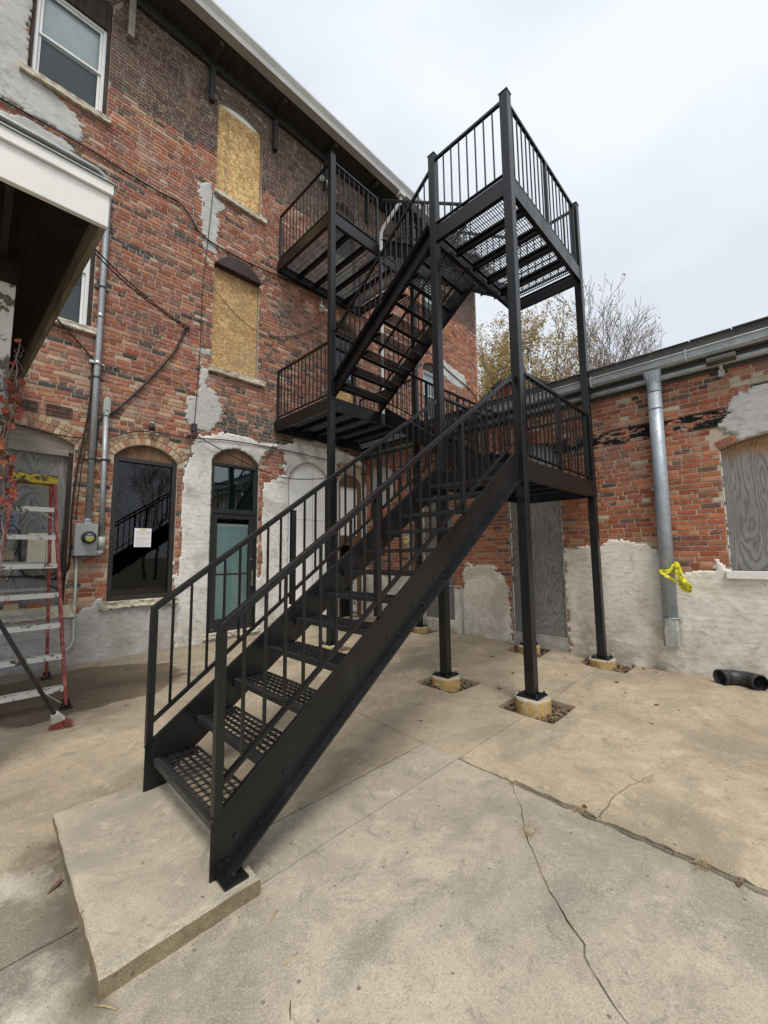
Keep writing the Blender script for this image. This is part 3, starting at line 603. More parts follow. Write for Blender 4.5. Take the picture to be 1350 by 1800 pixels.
PB = [(-2, 7.66), (-.0, 7.60), (.13, 7.71), (.45, 7.69), (.62, 7.66), (.68, 7.5), (.55, 7.40), (.24, 7.38), (-2, 7.36)]
PC = [(2.48, 8.38), (2.7, 8.49), (2.72, 8.3), (2.96, 8.21), (2.86, 7.86), (2.92, 7.72), (2.87, 7.41), (2.80, 7.10), (2.60, 7.12), (2.61, 7.37), (2.52, 7.65), (2.56, 7.96), (2.43, 8.15)]
PC2 = [(2.56, 5.23), (2.78, 5.27), (2.79, 5.11), (2.59, 5.08)]
PC3 = [(2.61, 4.96), (2.77, 4.83), (2.75, 4.56), (2.96, 4.41), (3.04, 4.17), (2.85, 3.74), (2.54, 3.74), (2.37, 3.9), (2.43, 4.22), (2.61, 4.42)]
PF = [(9.82, 7.5), (11.0, 7.35), (11.1, 7.0), (10.6, 6.8), (9.82, 7.0)]
brickp = [(3.80, 3.50), (4.10, 3.70), (4.30, 3.64), (4.36, 3.18), (3.95, 2.96), (3.79, 3.17)]; brickp2 = [(5.66, 3.18), (5.68, 3.62), (6.25, 3.72), (6.62, 3.55), (6.62, 3.2), (6.44, 3.18)]
cutW = maskfn([brickp, brickp2], 40, .05, .03)
def strip_cut(s, z):      # bare brick at the jambs of the glazed door and the arched doorway
    r = cutW(s, z)
    for a in (2.31, 3.775): r |= (np.abs(s-a-.045) < .05+.03*vnoise(s, z, 5, 3)) & (z > 1.3+.4*vnoise(s, z*0, 3, 2)) & (z < 3.4)
    # r |= (np.abs(s-5.02) < .6) & (z > 3.47) & (z < 3.60+.05*vnoise(s, z, 5, 8)) & (z < 3.62-.9*(s-4.95)**2*.6)
    return r
maskL = lambda s, z: (maskfn([PW], 31)(s, z) & ~strip_cut(s, z)) | maskfn([PG], 32)(s, z) | maskfn([PA], 33)(s, z) | maskfn([PB], 34)(s, z) | maskfn([PC, PC2, PC3], 35)(s, z) | maskfn([PF], 36)(s, z)
def palL(s, z):
    if z > 9.08+.05*math.sin(s*3): return 'brown'
    if 3.72 < z < 4.25 and 3.0 < s < 6.6: return 'dark' if random.random() < .8 else 'red'
    if 1.0 < s < 1.4 and z < 3.2: return 'tan' if random.random() < .55 else 'orange'
    if s < 2.6 and 3.2 < z < 4.4: return 'tan' if random.random() < .25 else 'red'
    if s > 11.62: return 'orange'
    if 3.7 < s < 5.6 and 4.2 < z < 7: return 'brown' if random.random() < .16 else 'red'
    if s > 8: return 'orange' if random.random() < .55 else 'red'
    return 'red' if random.random() < .94 else 'orange'
LB = lay(-2.4, 11.84, 0, 10.98, LH, maskL, palL, hmix=.22)
ring_ok = lambda o: voussoirs(FL, o, HOUSE, 'tan' if o in (oG, oBL) else ('brown' if o[3] > 9 else 'red'))
for o in (oG, oBL, oLw, oW2, oU, oA, oD2, oD3, oF2, oF3): ring_ok(o)
plaster(FL, HOUSE, M['plaster_white'], [PW], 31, LH, strip_cut, relief=.55, name='white_painted_render')
plaster(FL, HOUSE, M['plaster_grey'], [PG], 32, LH, relief=.05, thick=.018, name='cement_plinth')
plaster(FL, HOUSE, M['plaster_grey'], [PA], 33, LH, relief=.0, thick=.02, name='render_patch')
plaster(FL, HOUSE, M['plaster_grey'], [PB], 34, LH, relief=.0, name='render_patch')
plaster(FL, HOUSE, M['plaster_grey'], [PC], 35, LH, relief=.1, name='render_patch'); plaster(FL, HOUSE, M['plaster_grey'], [PC2], 35, LH, relief=.1, name='render_patch')
plaster(FL, HOUSE, M['plaster_grey'], [PC3], 35, LH, relief=.2, name='render_patch'); plaster(FL, HOUSE, M['plaster_grey'], [PF], 36, LH, relief=.1, name='render_patch')
def sill(F, par, s0, s1, z1, h, d, seed, mat='stone', rough=.008, name='window_sill'):
    r = random.Random(seed); mb = MB(); n = int((s1-s0)/.045); k0 = 0; rows = []
    for i in range(n+1):
        a = s0+(s1-s0)*i/n; e = lambda q=rough: r.uniform(-q, q)
        pr = [(z1, -.06), (z1+e(.002), d-.008+e()), (z1-.01+e(.004), d+e()), (z1-h*.5+e(), d-.004+e(rough*1.4)), (z1-h+.012+e(), d+e()), (z1-h+e(), d-.014), (z1-h, -.06)]
        rows.append([FL.p(0, 0) if False else F.p(a, z, dd) for z, dd in pr])
    m_ = len(rows[0]); vs = [p for q in rows for p in q]; fs = [(i*m_+j, i*m_+(j+1) % m_, (i+1)*m_+(j+1) % m_, (i+1)*m_+j) for i in range(n) for j in range(m_)]
    fs += [tuple(range(m_))[::-1], tuple(n*m_+j for j in range(m_))]
    mb.add(vs, fs); return obj(name, mb, M[mat], par)
sill(FL, HOUSE, .03, 1.10, 8.44, .10, .07, 1); sill(FL, HOUSE, 2.735, 3.80, 8.40, .10, .07, 2); sill(FL, HOUSE, 2.745, 3.82, 4.96, .105, .07, 3)
sill(FL, HOUSE, .0, 1.10, 4.95, .10, .07, 4); sill(FL, HOUSE, 1.32, 2.385, .93, .105, .065, 5, rough=.013); sill(FL, HOUSE, -.5, 1.05, .93, .16, .075, 6, rough=.013)
sill(FL, HOUSE, 2.80, 3.84, .26, .09, .05, 7, rough=.01, name='door_sill'); sill(FL, HOUSE, 8.8, 9.8, 5.46, .1, .06, 8); sill(FL, HOUSE, 8.8, 9.8, 8.4, .1, .06, 9)
def frame_ring(F, mb, s0, s1, z0, z1, wd, d0, d1, mi=0):
    F.box(mb, s0, s0+wd, z0, z1, d0, d1, mi); F.box(mb, s1-wd, s1, z0, z1, d0, d1, mi); F.box(mb, s0+wd, s1-wd, z0, z0+wd, d0, d1, mi); F.box(mb, s0+wd, s1-wd, z1-wd, z1, d0, d1, mi)
def archfill(F, mb, o, zlo, d0, d1, mi=0, ins=.0):
    pts = [(a, z) for a, z in arc((o[0]+ins, o[1]-ins, o[2], o[3], o[4]))]; poly = [F.p(o[0]+ins, zlo, d0)]+[F.p(a, z-.003, d0) for a, z in pts]+[F.p(o[1]-ins, zlo, d0)]
    mb.prism(poly, F.N*(d1-d0), mi)
def sash_window(F, par, o, ins=.05, top=None, dd=-.07, label=None, casing=True, meet=None, frost=False):
    """double-hung window: dark casing, white vinyl frame, two sashes with glass before a blind and a screen"""
    s0, s1, z0, zs, h = o; zt = zs if top is None else top
    mb = MB(); frame_ring(F, mb, s0+ins, s1-ins, z0+.004, zt, .045, dd-.07, dd); win = obj('window', mb, M['vinyl'], par, bevel=.004)
    if label: win['label'] = label
    if casing:
        c = MB(); F.box(c, s0+.002, s0+ins-.002, z0+.003, zt, dd-.03, dd+.035); F.box(c, s1-ins+.002, s1-.002, z0+.003, zt, dd-.03, dd+.035); F.box(c, s0+.002, s1-.002, zt+.002, zt+.06, dd-.03, dd+.037)
        archfill(F, c, o, zt+.062, dd-.03, dd+.03, ins=.004); obj('casing', c, M['darktrim'], win)
    a0, a1, b0, b1 = s0+ins+.047, s1-ins-.047, z0+.052, zt-.047; mz = (b0+b1)/2 if meet is None else meet
    for k, (u0, u1, dp) in enumerate(((mz-.02, b1, dd-.022), (b0, mz+.02, dd-.048))):
        q = MB(); frame_ring(F, q, a0, a1, u0, u1, .035, dp-.022, dp); sa = obj('sash', q, M['vinyl'], win, bevel=.003)
        g_ = MB(); g_.add([F.p(a0+.03, u0+.03, dp-.012), F.p(a1-.03, u0+.03, dp-.012), F.p(a1-.03, u1-.03, dp-.012), F.p(a0+.03, u1-.03, dp-.012)], [(0, 1, 2, 3)]); obj('pane', g_, M['glass'], win, fix=False)
    bl = MB(); F.box(bl, a0, a1, mz, b1, dd-.115, dd-.105); obj('blind', bl, M['blind'], win)
    sc_ = MB(); F.box(sc_, a0, a1, b0, mz-.004, dd-.115, dd-.105); obj('insect_screen', sc_, M['screen'], win)
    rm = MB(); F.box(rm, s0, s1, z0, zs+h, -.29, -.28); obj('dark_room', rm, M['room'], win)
    return win
wA = sash_window(FL, HOUSE, oA, top=10.02, label='white sash window beside the grey render under the eaves', meet=9.24)
wB = sash_window(FL, HOUSE, oW2, top=6.75, label='white sash window above the porch deck', meet=5.85)
sash_window(FL, HOUSE, oF2, top=6.95); sash_window(FL, HOUSE, oF3, top=10.0)
def board(F, par, o, mat, dd, zt=None, ins=.004, name='window_board', label=None, th=.012):
    mb = MB(); zt = o[3]+o[4] if zt is None else zt
    F.box(mb, o[0]+ins, o[1]-ins, o[2]+.004, zt, dd-th, dd); b = obj(name, mb, M[mat], par)
    if label: b['label'] = label
    return b
b1 = board(FL, HOUSE, oU, 'osb', -.06, zt=oU[3]-.0, label='clean golden strand board in the upper window', ins=.015)
q = MB(); archfill(FL, q, oU, oU[3]+.002, -.085, -.07); obj('arch_panel', q, M['blind'], b1)
q = MB()
for i in range(34):      # printed ink down the board, too small to read
    for cx in (2.955, 2.995):
        zz = 8.46+i*.053+random.uniform(0, .01); hh = random.uniform(.018, .04)
        for k in range(3):
            xx = cx+k*.009; FL.box(q, xx, xx+.004, zz+random.uniform(0, .01), zz+hh, -.0595, -.0585)
        if random.random() < .5: FL.box(q, cx-.004, cx+.026, zz, zz+.004, -.0594, -.0583)
obj('printed_ink', q, M['ink'], b1)
b2 = board(FL, HOUSE, oLw, 'osbold', -.05, zt=oLw[3]-.02, label='stained water-marked strand board in the lower window', ins=.012)
q = MB(); archfill(FL, q, oLw, oLw[3]-.03, -.06, .085); obj('head_flashing', q, M['maroon'], HOUSE, bevel=.01)
# boarded window behind the ladder
b3 = board(FL, HOUSE, oBL, 'ply', -.09, zt=3.05, label='grey weathered plywood over the window behind the ladder')
q = MB(); archfill(FL, q, oBL, 3.055, -.10, -.05); FL.box(q, oBL[0]+.01, oBL[1]-.06, 3.0, 3.10, -.089, -.03); obj('head_board', q, M['woodgrey'], HOUSE)
q = MB(); FL.box(q, oBL[1]-.055, oBL[1]-.004, .93, 3.0, -.089, -.045); obj('side_trim', q, M['darktrim'], HOUSE)
# tinted fixed window
q = MB(); frame_ring(FL, q, oG[0]+.004, oG[1]-.004, oG[2]+.003, oG[3], .062, -.12, -.03); wG = obj('window', q, M['alu'], HOUSE, bevel=.004); wG['label'] = 'tall dark tinted window with a paper notice'
q = MB(); FL.box(q, 1.47, 2.25, .99, 3.04, -.085, -.079); obj('pane', q, M['glassdark'], wG)
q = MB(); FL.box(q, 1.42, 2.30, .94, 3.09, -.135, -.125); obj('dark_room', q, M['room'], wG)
q = MB(); archfill(FL, q, oG, oG[3]+.004, -.10, -.055)
obj('arch_board', q, M['woodbrown'], HOUSE)
# glazed door with transom
q = MB(); frame_ring(FL, q, oDr[0]+.004, oDr[1]-.004, oDr[2]+.003, oDr[3]-.05, .055, -.13, -.03); FL.box(q, oDr[0]+.06, oDr[1]-.06, 2.33, 2.41, -.129, -.031); dG = obj('glazed_door', q, M['aluold'], HOUSE, bevel=.004)
q = MB(); FL.box(q, oDr[0]+.06, oDr[1]-.06, 2.412, 3.185, -.085, -.079); obj('pane', q, M['glassrefl'], dG)
q = MB(); FL.box(q, oDr[0]+.06, oDr[1]-.06, 2.412, 3.185, -.11, -.105); obj('transom_reflection_board', q, M['transomrefl'], dG)  # no real blind: added board, its colour stands in for sky reflected in the transom
q = MB(); frame_ring(FL, q, oDr[0]+.062, oDr[1]-.062, oDr[2]+.06, 2.326, .085, -.095, -.045); FL.box(q, oDr[0]+.147, oDr[1]-.147, 1.235, 1.262, -.094, -.06); FL.box(q, oDr[0]+.147, oDr[1]-.147, oDr[2]+.145, .47, -.094, -.047); obj('door_leaf', q, M['aluold'], dG, bevel=.004)
q = MB(); FL.box(q, oDr[0]+.14, oDr[1]-.14, .46, 2.25, -.082, -.076); obj('pane', q, M['glass'], dG)
q = MB(); FL.box(q, oDr[0]+.15, oDr[1]-.15, .46, 2.13, -.112, -.104); FL.box(q, oDr[0]+.15, oDr[1]-.15, 2.10, 2.15, -.103, -.095, 1); obj('roller_blind', q, [M['teal'], M['blind']], dG)
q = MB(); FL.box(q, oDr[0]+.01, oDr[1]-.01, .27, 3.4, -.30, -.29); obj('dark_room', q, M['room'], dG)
q = MB(); FL.box(q, 3.665, 3.69, 1.02, 1.30, -.02, .005); FL.box(q, 3.67, 3.685, 1.04, 1.06, -.046, -.02); FL.box(q, 3.67, 3.685, 1.26, 1.28, -.046, -.02); q.tube([FL.p(3.677, 1.50, -.046), FL.p(3.677, 1.50, -.035)], .016, 10); obj('handle', q, M['zinc'], dG)
q = MB(); FL.box(q, 2.95, 2.99, .30, .32, -.045, -.043); obj('threshold_tag', q, M['paper'], dG)
q = MB(); archfill(FL, q, oDr, oDr[3]-.046, -.12, -.05); obj('arch_board', q, M['woodbrown'], HOUSE)
# white arched panel, and the half-open doorway behind the stair
q = MB(); archfill(FL, q, oWA, oWA[2]+.004, -.06, -.045, ins=.006); wp = obj('arched_panel', q, M['whitedoor'], HOUSE)
q = MB(); FL.box(q, oWA[0]+.02, oWA[1]-.02, 2.30, 2.306, -.0445, -.042); FL.box(q, 5.05, 5.056, .2, 3.4, -.0445, -.042); obj('panel_joint', q, M['woodgrey'], wp)
q = MB(); FL.box(q, o4[0]+.004, o4[0]+.05, .15, 3.2, -.12, -.02); FL.box(q, o4[1]-.10, o4[1]-.004, .15, 3.2, -.12, -.02); FL.box(q, o4[0]+.05, o4[1]-.10, 1.78, 2.0, -.1, -.03); archfill(FL, q, o4, 3.12, -.12, -.03, ins=.004); d4 = obj('door_frame', q, M['woodbrown'], HOUSE)
q = MB(); FL.box(q, o4[0]+.05, o4[1]-.10, 2.0, 3.12, -.08, -.06); obj('door_panel', q, M['whitedoor'], d4)
q = MB(); FL.box(q, 6.16, 6.32, .15, 1.78, -.08, -.06); obj('side_panel', q, M['whitepeel'], d4)
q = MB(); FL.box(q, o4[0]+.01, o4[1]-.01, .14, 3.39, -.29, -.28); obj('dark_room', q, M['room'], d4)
# upper doors behind the landings
for o, lab in ((oD2, 'second-floor door half boarded with strand board'), (oD3, 'third-floor door under the eaves')):
    q = MB(); frame_ring(FL, q, o[0]+.004, o[1]-.004, o[2]+.003, o[3]-.12, .07, -.13, -.03); FL.box(q, o[0]+.075, o[1]-.075, o[3]-.52, o[3]-.45, -.12, -.04); FL.box(q, o[0]+.01, o[1]-.01, o[3]-.117, o[3]-.0, -.1, -.02)
    dr = obj('upper_door', q, M['darktrim'], HOUSE, bevel=.003); dr['label'] = lab
    q = MB(); FL.box(q, o[0]+.07, o[1]-.07, o[2]+1.15, o[3]-.2, -.09, -.084); obj('pane', q, M['glassdark'], dr)
    q = MB(); FL.box(q, o[0]+.07, o[1]-.07, o[2]+.07, o[2]+1.15, -.09, -.075); obj('lower_panel', q, M['osb'] if o is oD2 else M['woodgrey'], dr)
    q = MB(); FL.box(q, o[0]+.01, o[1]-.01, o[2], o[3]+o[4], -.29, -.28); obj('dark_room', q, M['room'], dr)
    if o is oD2:
        q = MB(); FL.box(q, 5.98, 6.06, 5.75, 6.1, -.082, -.079); FL.box(q, 6.08, 6.16, 5.75, 6.1, -.082, -.079, 1); obj('window_sticker', q, [M['paper'], simple('blue_sticker', (.12, .28, .5), .6)], dr)
# air vents in the brickwork
for (a, b_) in ((.31, .505), (.585, .875)):
    q = MB(); frame_ring(FL, q, a, b_, 3.545, 3.69, .016, -.01, .012); v_ = obj('air_vent', q, M['vent'], HOUSE)
    for k in range(4):
        q = MB(); z_ = 3.572+k*.026; q.add([FL.p(a+.016, z_, .008), FL.p(b_-.016, z_, .008), FL.p(b_-.016, z_+.018, -.006), FL.p(a+.016, z_+.018, -.006)], [(0, 1, 2, 3)]); obj('slat', q, M['vent'], v_, fix=False)
    q = MB(); FL.box(q, a+.016, b_-.016, 3.561, 3.674, -.010, -.0075); obj('vent_back', q, M['room'], v_)
# eaves
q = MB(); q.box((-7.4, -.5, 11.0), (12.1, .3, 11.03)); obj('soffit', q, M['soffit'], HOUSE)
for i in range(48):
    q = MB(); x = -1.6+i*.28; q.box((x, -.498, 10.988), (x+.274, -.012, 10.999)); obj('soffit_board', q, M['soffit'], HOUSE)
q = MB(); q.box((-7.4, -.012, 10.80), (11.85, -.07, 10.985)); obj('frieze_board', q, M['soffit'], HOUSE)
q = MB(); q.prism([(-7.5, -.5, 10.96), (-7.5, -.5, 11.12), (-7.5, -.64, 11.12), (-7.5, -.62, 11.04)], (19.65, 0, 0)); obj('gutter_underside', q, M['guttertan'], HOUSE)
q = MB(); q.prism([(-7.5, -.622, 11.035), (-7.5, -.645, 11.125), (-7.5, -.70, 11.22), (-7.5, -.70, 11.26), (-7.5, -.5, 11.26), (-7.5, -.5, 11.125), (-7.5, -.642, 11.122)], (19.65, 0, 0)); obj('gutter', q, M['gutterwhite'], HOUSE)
for i in range(8):
    x = 1.295+1.333*i; q = MB(); q.box((x-.045, -.10, 10.09), (x+.045, -.013, 10.80)); q.box((x-.04, -.46, 10.88), (x+.04, -.071, 10.985))
    obj('eaves_bracket', q, M['woodgrey'] if i == 0 else M['soffit'], HOUSE)
q = MB(); q.tube([(7.35, -.58, 11.0), (7.35, -.56, 10.78), (7.30, -.5, 10.68), (7.12, -.14, 10.18), (7.10, -.07, 10.05), (7.10, -.07, 8.5), (7.10, -.07, .5), (7.10, -.12, .35)], .048, 8); q.box((7.25, -.66, 10.93), (7.45, -.5, 11.03)); obj('downspout', q, M['gutterwhite'], HOUSE)

# ------------------------------------------------------------------ the low brick building (wall on x = XR)
LOW = thing('low_brick_building', (XR, -6, 0), 'long single-storey orange brick building with gutter and cream render along its foot', 'building')
pD = (3.66, 4.565, -.1, 3.12, .30); pW = (6.57, 7.75, 1.33, 2.85, .125); pB = (1.71, 2.45, .30, 3.1, .2)
RH = [pD, pW, pB]
obj('wall', wall_mesh(FR, .0, 12, -.2, 3.98, RH, -.0075, .25), M['mortar'], LOW, origin=(XR, -6, 0), fix=False)
q = MB(); q.box((XR+.28, -12, -.2), (XR+.36, -.02, 3.98)); q.box((XR-.0, -12.1, -.2), (12.5, -12, 4.0)); q.box((12.4, -12, -.2), (12.5, -.02, 4.0)); obj('rear_wall', q, M['mortar'], LOW)
RB0 = [(-.0, -.2), (0, 1.2), (.6, 1.1), (1.7, 1.12), (2.36, .92), (2.66, .88), (2.70, 1.28), (2.76, 1.35), (3.36, 1.34), (3.52, 1.19), (3.6, 1.0), (3.64, .5), (3.66, -.2)]
RB1 = [(4.57, -.2), (4.57, 1.65), (5.15, 1.66), (5.27, 1.72), (5.52, 1.69), (5.79, 1.58), (5.85, 1.53), (6.03, 1.34), (6.38, 1.33), (6.48, 1.46), (6.56, 1.32), (7.9, 1.22), (9, 1.3), (12, 1.3), (12, -.2)]
RP = [(6.57, 3.16), (6.60, 3.26), (6.68, 3.36), (6.71, 3.49), (6.82, 3.53), (7.08, 3.54), (7.9, 3.6), (8.2, 3.3), (7.95, 2.98), (7.75, 2.84), (6.76, 2.84), (6.70, 2.99), (6.64, 3.02)]
RC = [(.25, 3.65), (.8, 3.5), (1.0, 3.13), (.86, 2.76), (.4, 2.6), (.12, 2.7)]
maskR = lambda s, z: maskfn([RB0], 51)(s, z) | maskfn([RB1], 52)(s, z) | maskfn([RP], 53)(s, z) | maskfn([RC], 54)(s, z)
palR = lambda s, z: ('dark' if random.random() < .018 else ('brown' if random.random() < .035 else 'orange'))
RBk = lay(.0, 12, -.05, 3.97, RH, maskR, palR, hdr=7)
for i, b_ in enumerate(RBk):      # a few buff repair bricks and soft black-painted ones
    s_, z_ = (b_[0]+b_[1])/2, (b_[2]+b_[3])/2; RBk[i] = b_[:4]+((pick('orange') if b_[4] == 'orange' else pick(b_[4])),)
LBk = [b_[:4]+(pick(b_[4]),) for b_ in LB]
rd = random.Random(77)      # burnt bricks laid in short runs
for i in range(len(LBk)-6):
    if rd.random() < .009 and LBk[i][3] < 9.0:
        for k in range(rd.choice([2, 3, 4, 5])):
            v_ = rd.uniform(.05, .095); LBk[i+k] = LBk[i+k][:4]+((v_, v_*.95, v_*.92),)
def recolour(lst, s, z, c):
    k = min(range(len(lst)), key=lambda i: abs((lst[i][0]+lst[i][1])/2-s)+2*abs((lst[i][2]+lst[i][3])/2-z)); lst[k] = lst[k][:4]+(c,)
for s_, z_ in ((5.47, 3.5), (5.15, 3.27), (5.74, 2.80), (5.72, 2.27), (6.81, 3.70), (7.0, 3.70), (6.9, 3.62), (7.1, 3.62), (5.2, 2.1)): recolour(RBk, s_, z_, (.47, .42, .32))
for o in (pD, pW, pB): voussoirs(FR, o, LOW, 'orange', 1 if o is pW else 2, skip=lambda s, z: bool(maskR(np.array([s]), np.array([z]))[0]))
plaster(FR, LOW, M['plaster_cream'], [RB0], 51, RH, relief=.6, name='cream_render', thick=.011); plaster(FR, LOW, M['plaster_cream'], [RB1], 52, RH, relief=.25, name='cream_render', thick=.016)
plaster(FR, LOW, M['plaster_grey'], [RP], 53, RH, relief=0, name='render_patch'); plaster(FR, LOW, M['plaster_grey'], [RC], 54, RH, relief=.2, name='render_patch')
q = MB(); archfill(FR, q, pD, .26, -.05, -.035, ins=.02); d1 = obj('door_board', q, M['ply'], LOW); d1['label'] = 'grey plywood sheet nailed over the doorway'
q = MB(); FR.box(q, pD[0]+.01, pD[0]+.03, .25, 3.1, -.034, -.02); FR.box(q, pD[1]-.02, pD[1]-.004, .25, 2.4, -.034, -.025); obj('trim', q, M['whitepeel'], d1)
q = MB(); FR.box(q, pD[0]-.02, pD[1]+.03, .02, .25, -.2, -.012); obj('door_step', q, M['plaster_grey'], LOW)
q = MB(); archfill(FR, q, pW, 1.335, -.07, -.055, ins=.014); d2 = obj('window_board', q, M['plyscorch'], LOW); d2['label'] = 'grey plywood board over the arched window above the white sill'
q = MB(); FR.box(q, pW[0]+.002, pW[0]+.013, 1.335, 2.88, -.06, -.02); obj('caulk', q, M['whitepeel'], d2)
q = MB(); FR.box(q, 6.53, 7.85, 1.235, 1.33, -.05, .055); obj('window_sill', q, M['white'], LOW, bevel=.006)
q = MB(); archfill(FR, q, pB, .30, -.05, -.035, ins=.02); obj('door_board', q, M['ply'], LOW)
q = MB(); FR.box(q, 1.715, 1.745, .3, 3.1, -.034, -.015); obj('trim', q, M['whitepeel'], LOW)
# gutter, roof edge and roof
q = MB(); q.box((XR-.10, -12.1, 3.985), (XR+.5, -.01, 4.02)); q.box((XR-.02, -12, 3.86), (XR-.006, -.02, 3.98)); obj('eaves_board', q, M['fascia'], LOW)
gp = [(0, .12), (-.004, .03), (-.03, .002), (-.085, .0), (-.115, .03), (-.122, .10), (-.14, .115), (-.135, .128), (-.118, .12), (-.108, .035), (-.08, .012), (-.03, .012), (-.012, .035), (-.01, .12)]
q = MB(); q.prism([(XR-.105+a, -12.1, 4.035+b) for a, b in gp], (0, 12.05, 0)); gut = obj('gutter', q, M['gutter'], LOW)
for y in (-8.4, -7.15, -6.35, -5.2, -4.3, -3.2, -2.1, -1.0):
    q = MB(); q.box((XR-.252, y-.007, 4.025), (XR-.10, y+.007, 4.033)); q.box((XR-.252, y-.007, 4.033), (XR-.245, y+.007, 4.18)); obj('gutter_strap', q, M['galv'], gut)
q = MB(); q.tube([(XR-.085, -12, 3.94), (XR-.085, -.05, 3.94)], .042, 10); obj('eaves_pipe', q, M['gutter'], LOW)
q = MB(); q.prism([(XR-.20, -12.2, 4.19), (XR-.20, -12.2, 4.235), (9.5, -12.2, 5.05), (12.7, -12.2, 4.2), (12.7, -12.2, 4.15), (9.5, -12.2, 4.98)], (0, 12.15, 0)); obj('roof', q, M['shingle'], LOW)
q = MB(); q.box((XR-.205, -12.2, 4.165), (XR-.165, -.05, 4.275)); q.box((XR-.16, -12.1, 4.02), (XR-.11, -.05, 4.19)); obj('drip_edge', q, M['fascia'], LOW)
for i in range(26):
    q = MB(); y = -.1-i*.42; q.box((XR-.225+random.uniform(-.006, .006), y, 4.277), (XR+.1, y-.41, 4.288+random.uniform(0, .006))); obj('shingle', q, M['shingle'], LOW)
# little brick roof monitor with a sloping cap
q = MB(); q.box((8.3, -2.95, 4.5), (8.8, -2.58, 5.36)); mon = obj('roof_stack', q, M['brickmass'] if False else M['loosebrick'], LOW)
q = MB(); q.prism([(8.2, -3.05, 5.36), (8.2, -2.48, 5.36), (8.2, -2.75, 5.5)], (.7, 0, 0)); obj('stack_cap', q, M['shingle'], mon)
q = MB(); q.prism([(8.5, -3.05, 5.72), (8.5, -4.05, 4.95), (8.5, -4.05, 4.88), (8.5, -3.05, 5.60)], (2.6, 0, 0)); obj('roof_slope', q, M['shingle'], LOW)
# ------------------------------------------------------------------ the black steel fire stair
X0, X1, XM = 4.115, 6.329, 5.27; YA, YBp, YCp = -1.795, -4.043, -5.120
Z1, Z2, Z3, Z4 = 2.585, 4.228, 5.927, 7.629; HS = .0513; BD = .215; RH_ = 1.0
STAIR = thing('fire_stair', (X0, YCp, .1), 'black steel fire stair with four flights and grated landings on six tall posts', 'staircase')
TOPS = {(0, 'C'): (7.02, .13), (1, 'C'): (7.02, .095), (0, 'B'): (7.02, .125), (1, 'B'): (7.02, .12), (0, 'A'): (8.77, .165), (1, 'A'): (8.77, .15)}
YY = dict(A=YA, B=YBp, C=YCp); POSTXY = {}
for (i, r), (zt, zb) in TOPS.items():
    x, y = (X0, X1)[i], YY[r]; POSTXY[(i, r)] = (x, y, zb)
    q = MB(); q.box((x-HS, y-HS, zb+.014), (x+HS, y+HS, zt-.012)); p = obj('post', q, M['steel'], STAIR, bevel=.006)
    q = MB(); q.box((x-.058, y-.058, zt-.011), (x+.058, y+.058, zt)); obj('post_cap', q, M['steel'], p, bevel=.003)
    q = MB(); q.box((x-.115, y-.115, zb), (x+.115, y+.115, zb+.013)); 
    for a in (-1, 1):
        for b in (-1, 1):
            q.tube([(x+a*.088, y+b*.088, zb+.01), (x+a*.088, y+b*.088, zb+.045)], .009, 6); q.tube([(x+a*.088, y+b*.088, zb+.0135), (x+a*.088, y+b*.088, zb+.028)], .017, 6)
    obj('base_plate', q, M['steel'], p)
def landing(z, y0, y1, edges, name='landing'):
    """grating panel in four bays with joists under it and deep channel edge beams"""
    q = MB(); xa, xb = X0+HS+.004, X1-HS-.004; bz0, bz1 = z-.025, z-.006
    n = int((y1-y0-.06)/.031)
    for i in range(n+1): y = y0+.03+i*(y1-y0-.06)/n; q.box((xa, y-.0022, bz0), (xb, y+.0022, bz1))
    m_ = int((xb-xa)/.102)
    for i in range(m_+1): x = xa+(xb-xa)*i/m_; q.box((x-.0028, y0+.03, bz1-.008), (x+.0028, y1-.03, bz1-.002))
    for i in range(4): q.box((xa+(xb-xa)*(i+1)/4-.004 if i < 3 else xb-.004, y0+.03, bz0), (xa+(xb-xa)*(i+1)/4+.004 if i < 3 else xb, y1-.03, bz1))
    ld = obj(name, q, M['grate'], STAIR, fix=False)
    for i in range(1, 5):
        x = xa+(xb-xa)*i/5; q = MB(); q.box((x-.03, y0+.022, z-.062), (x+.03, y1-.022, z-.037)); q.box((x-.004, y0+.022, z-.135), (x+.004, y1-.022, z-.062)); q.box((x-.03, y0+.022, z-.143), (x+.03, y1-.022, z-.135)); obj('joist', q, M['steel'], ld)
    for (p0, p1) in edges:
        q = MB(); (ax, ay), (bx, by) = p0, p1; dx, dy = bx-ax, by-ay; L_ = math.hypot(dx, dy); nx, ny = -dy/L_, dx/L_; cx, cy = (xa+xb)/2, (y0+y1)/2
        if (cx-ax)*nx+(cy-ay)*ny < 0: nx, ny = -nx, -ny     # inward
        def slab_(d0, d1, za, zb): q.prism([(ax+nx*d0, ay+ny*d0, za), (bx+nx*d0, by+ny*d0, za), (bx+nx*d1, by+ny*d1, za), (ax+nx*d1, ay+ny*d1, za)], (0, 0, zb-za))
        slab_(0, .008, z-BD, z); slab_(.008, .06, z-BD, z-BD+.009); slab_(.008, .03, z-.009, z); obj('beam', q, M['steel'], ld, bevel=.0015)
    return ld
e_ = HS-.008
landing(Z1, YCp, YBp, [((X0+HS, YCp-e_), (X1-HS, YCp-e_)), ((X0-.03, YCp+HS), (X0-.03, YBp-HS)), ((X1+e_, YCp+HS), (X1+e_, YBp-HS)), ((X0+HS, YBp+.02), (X1-HS, YBp+.02))])
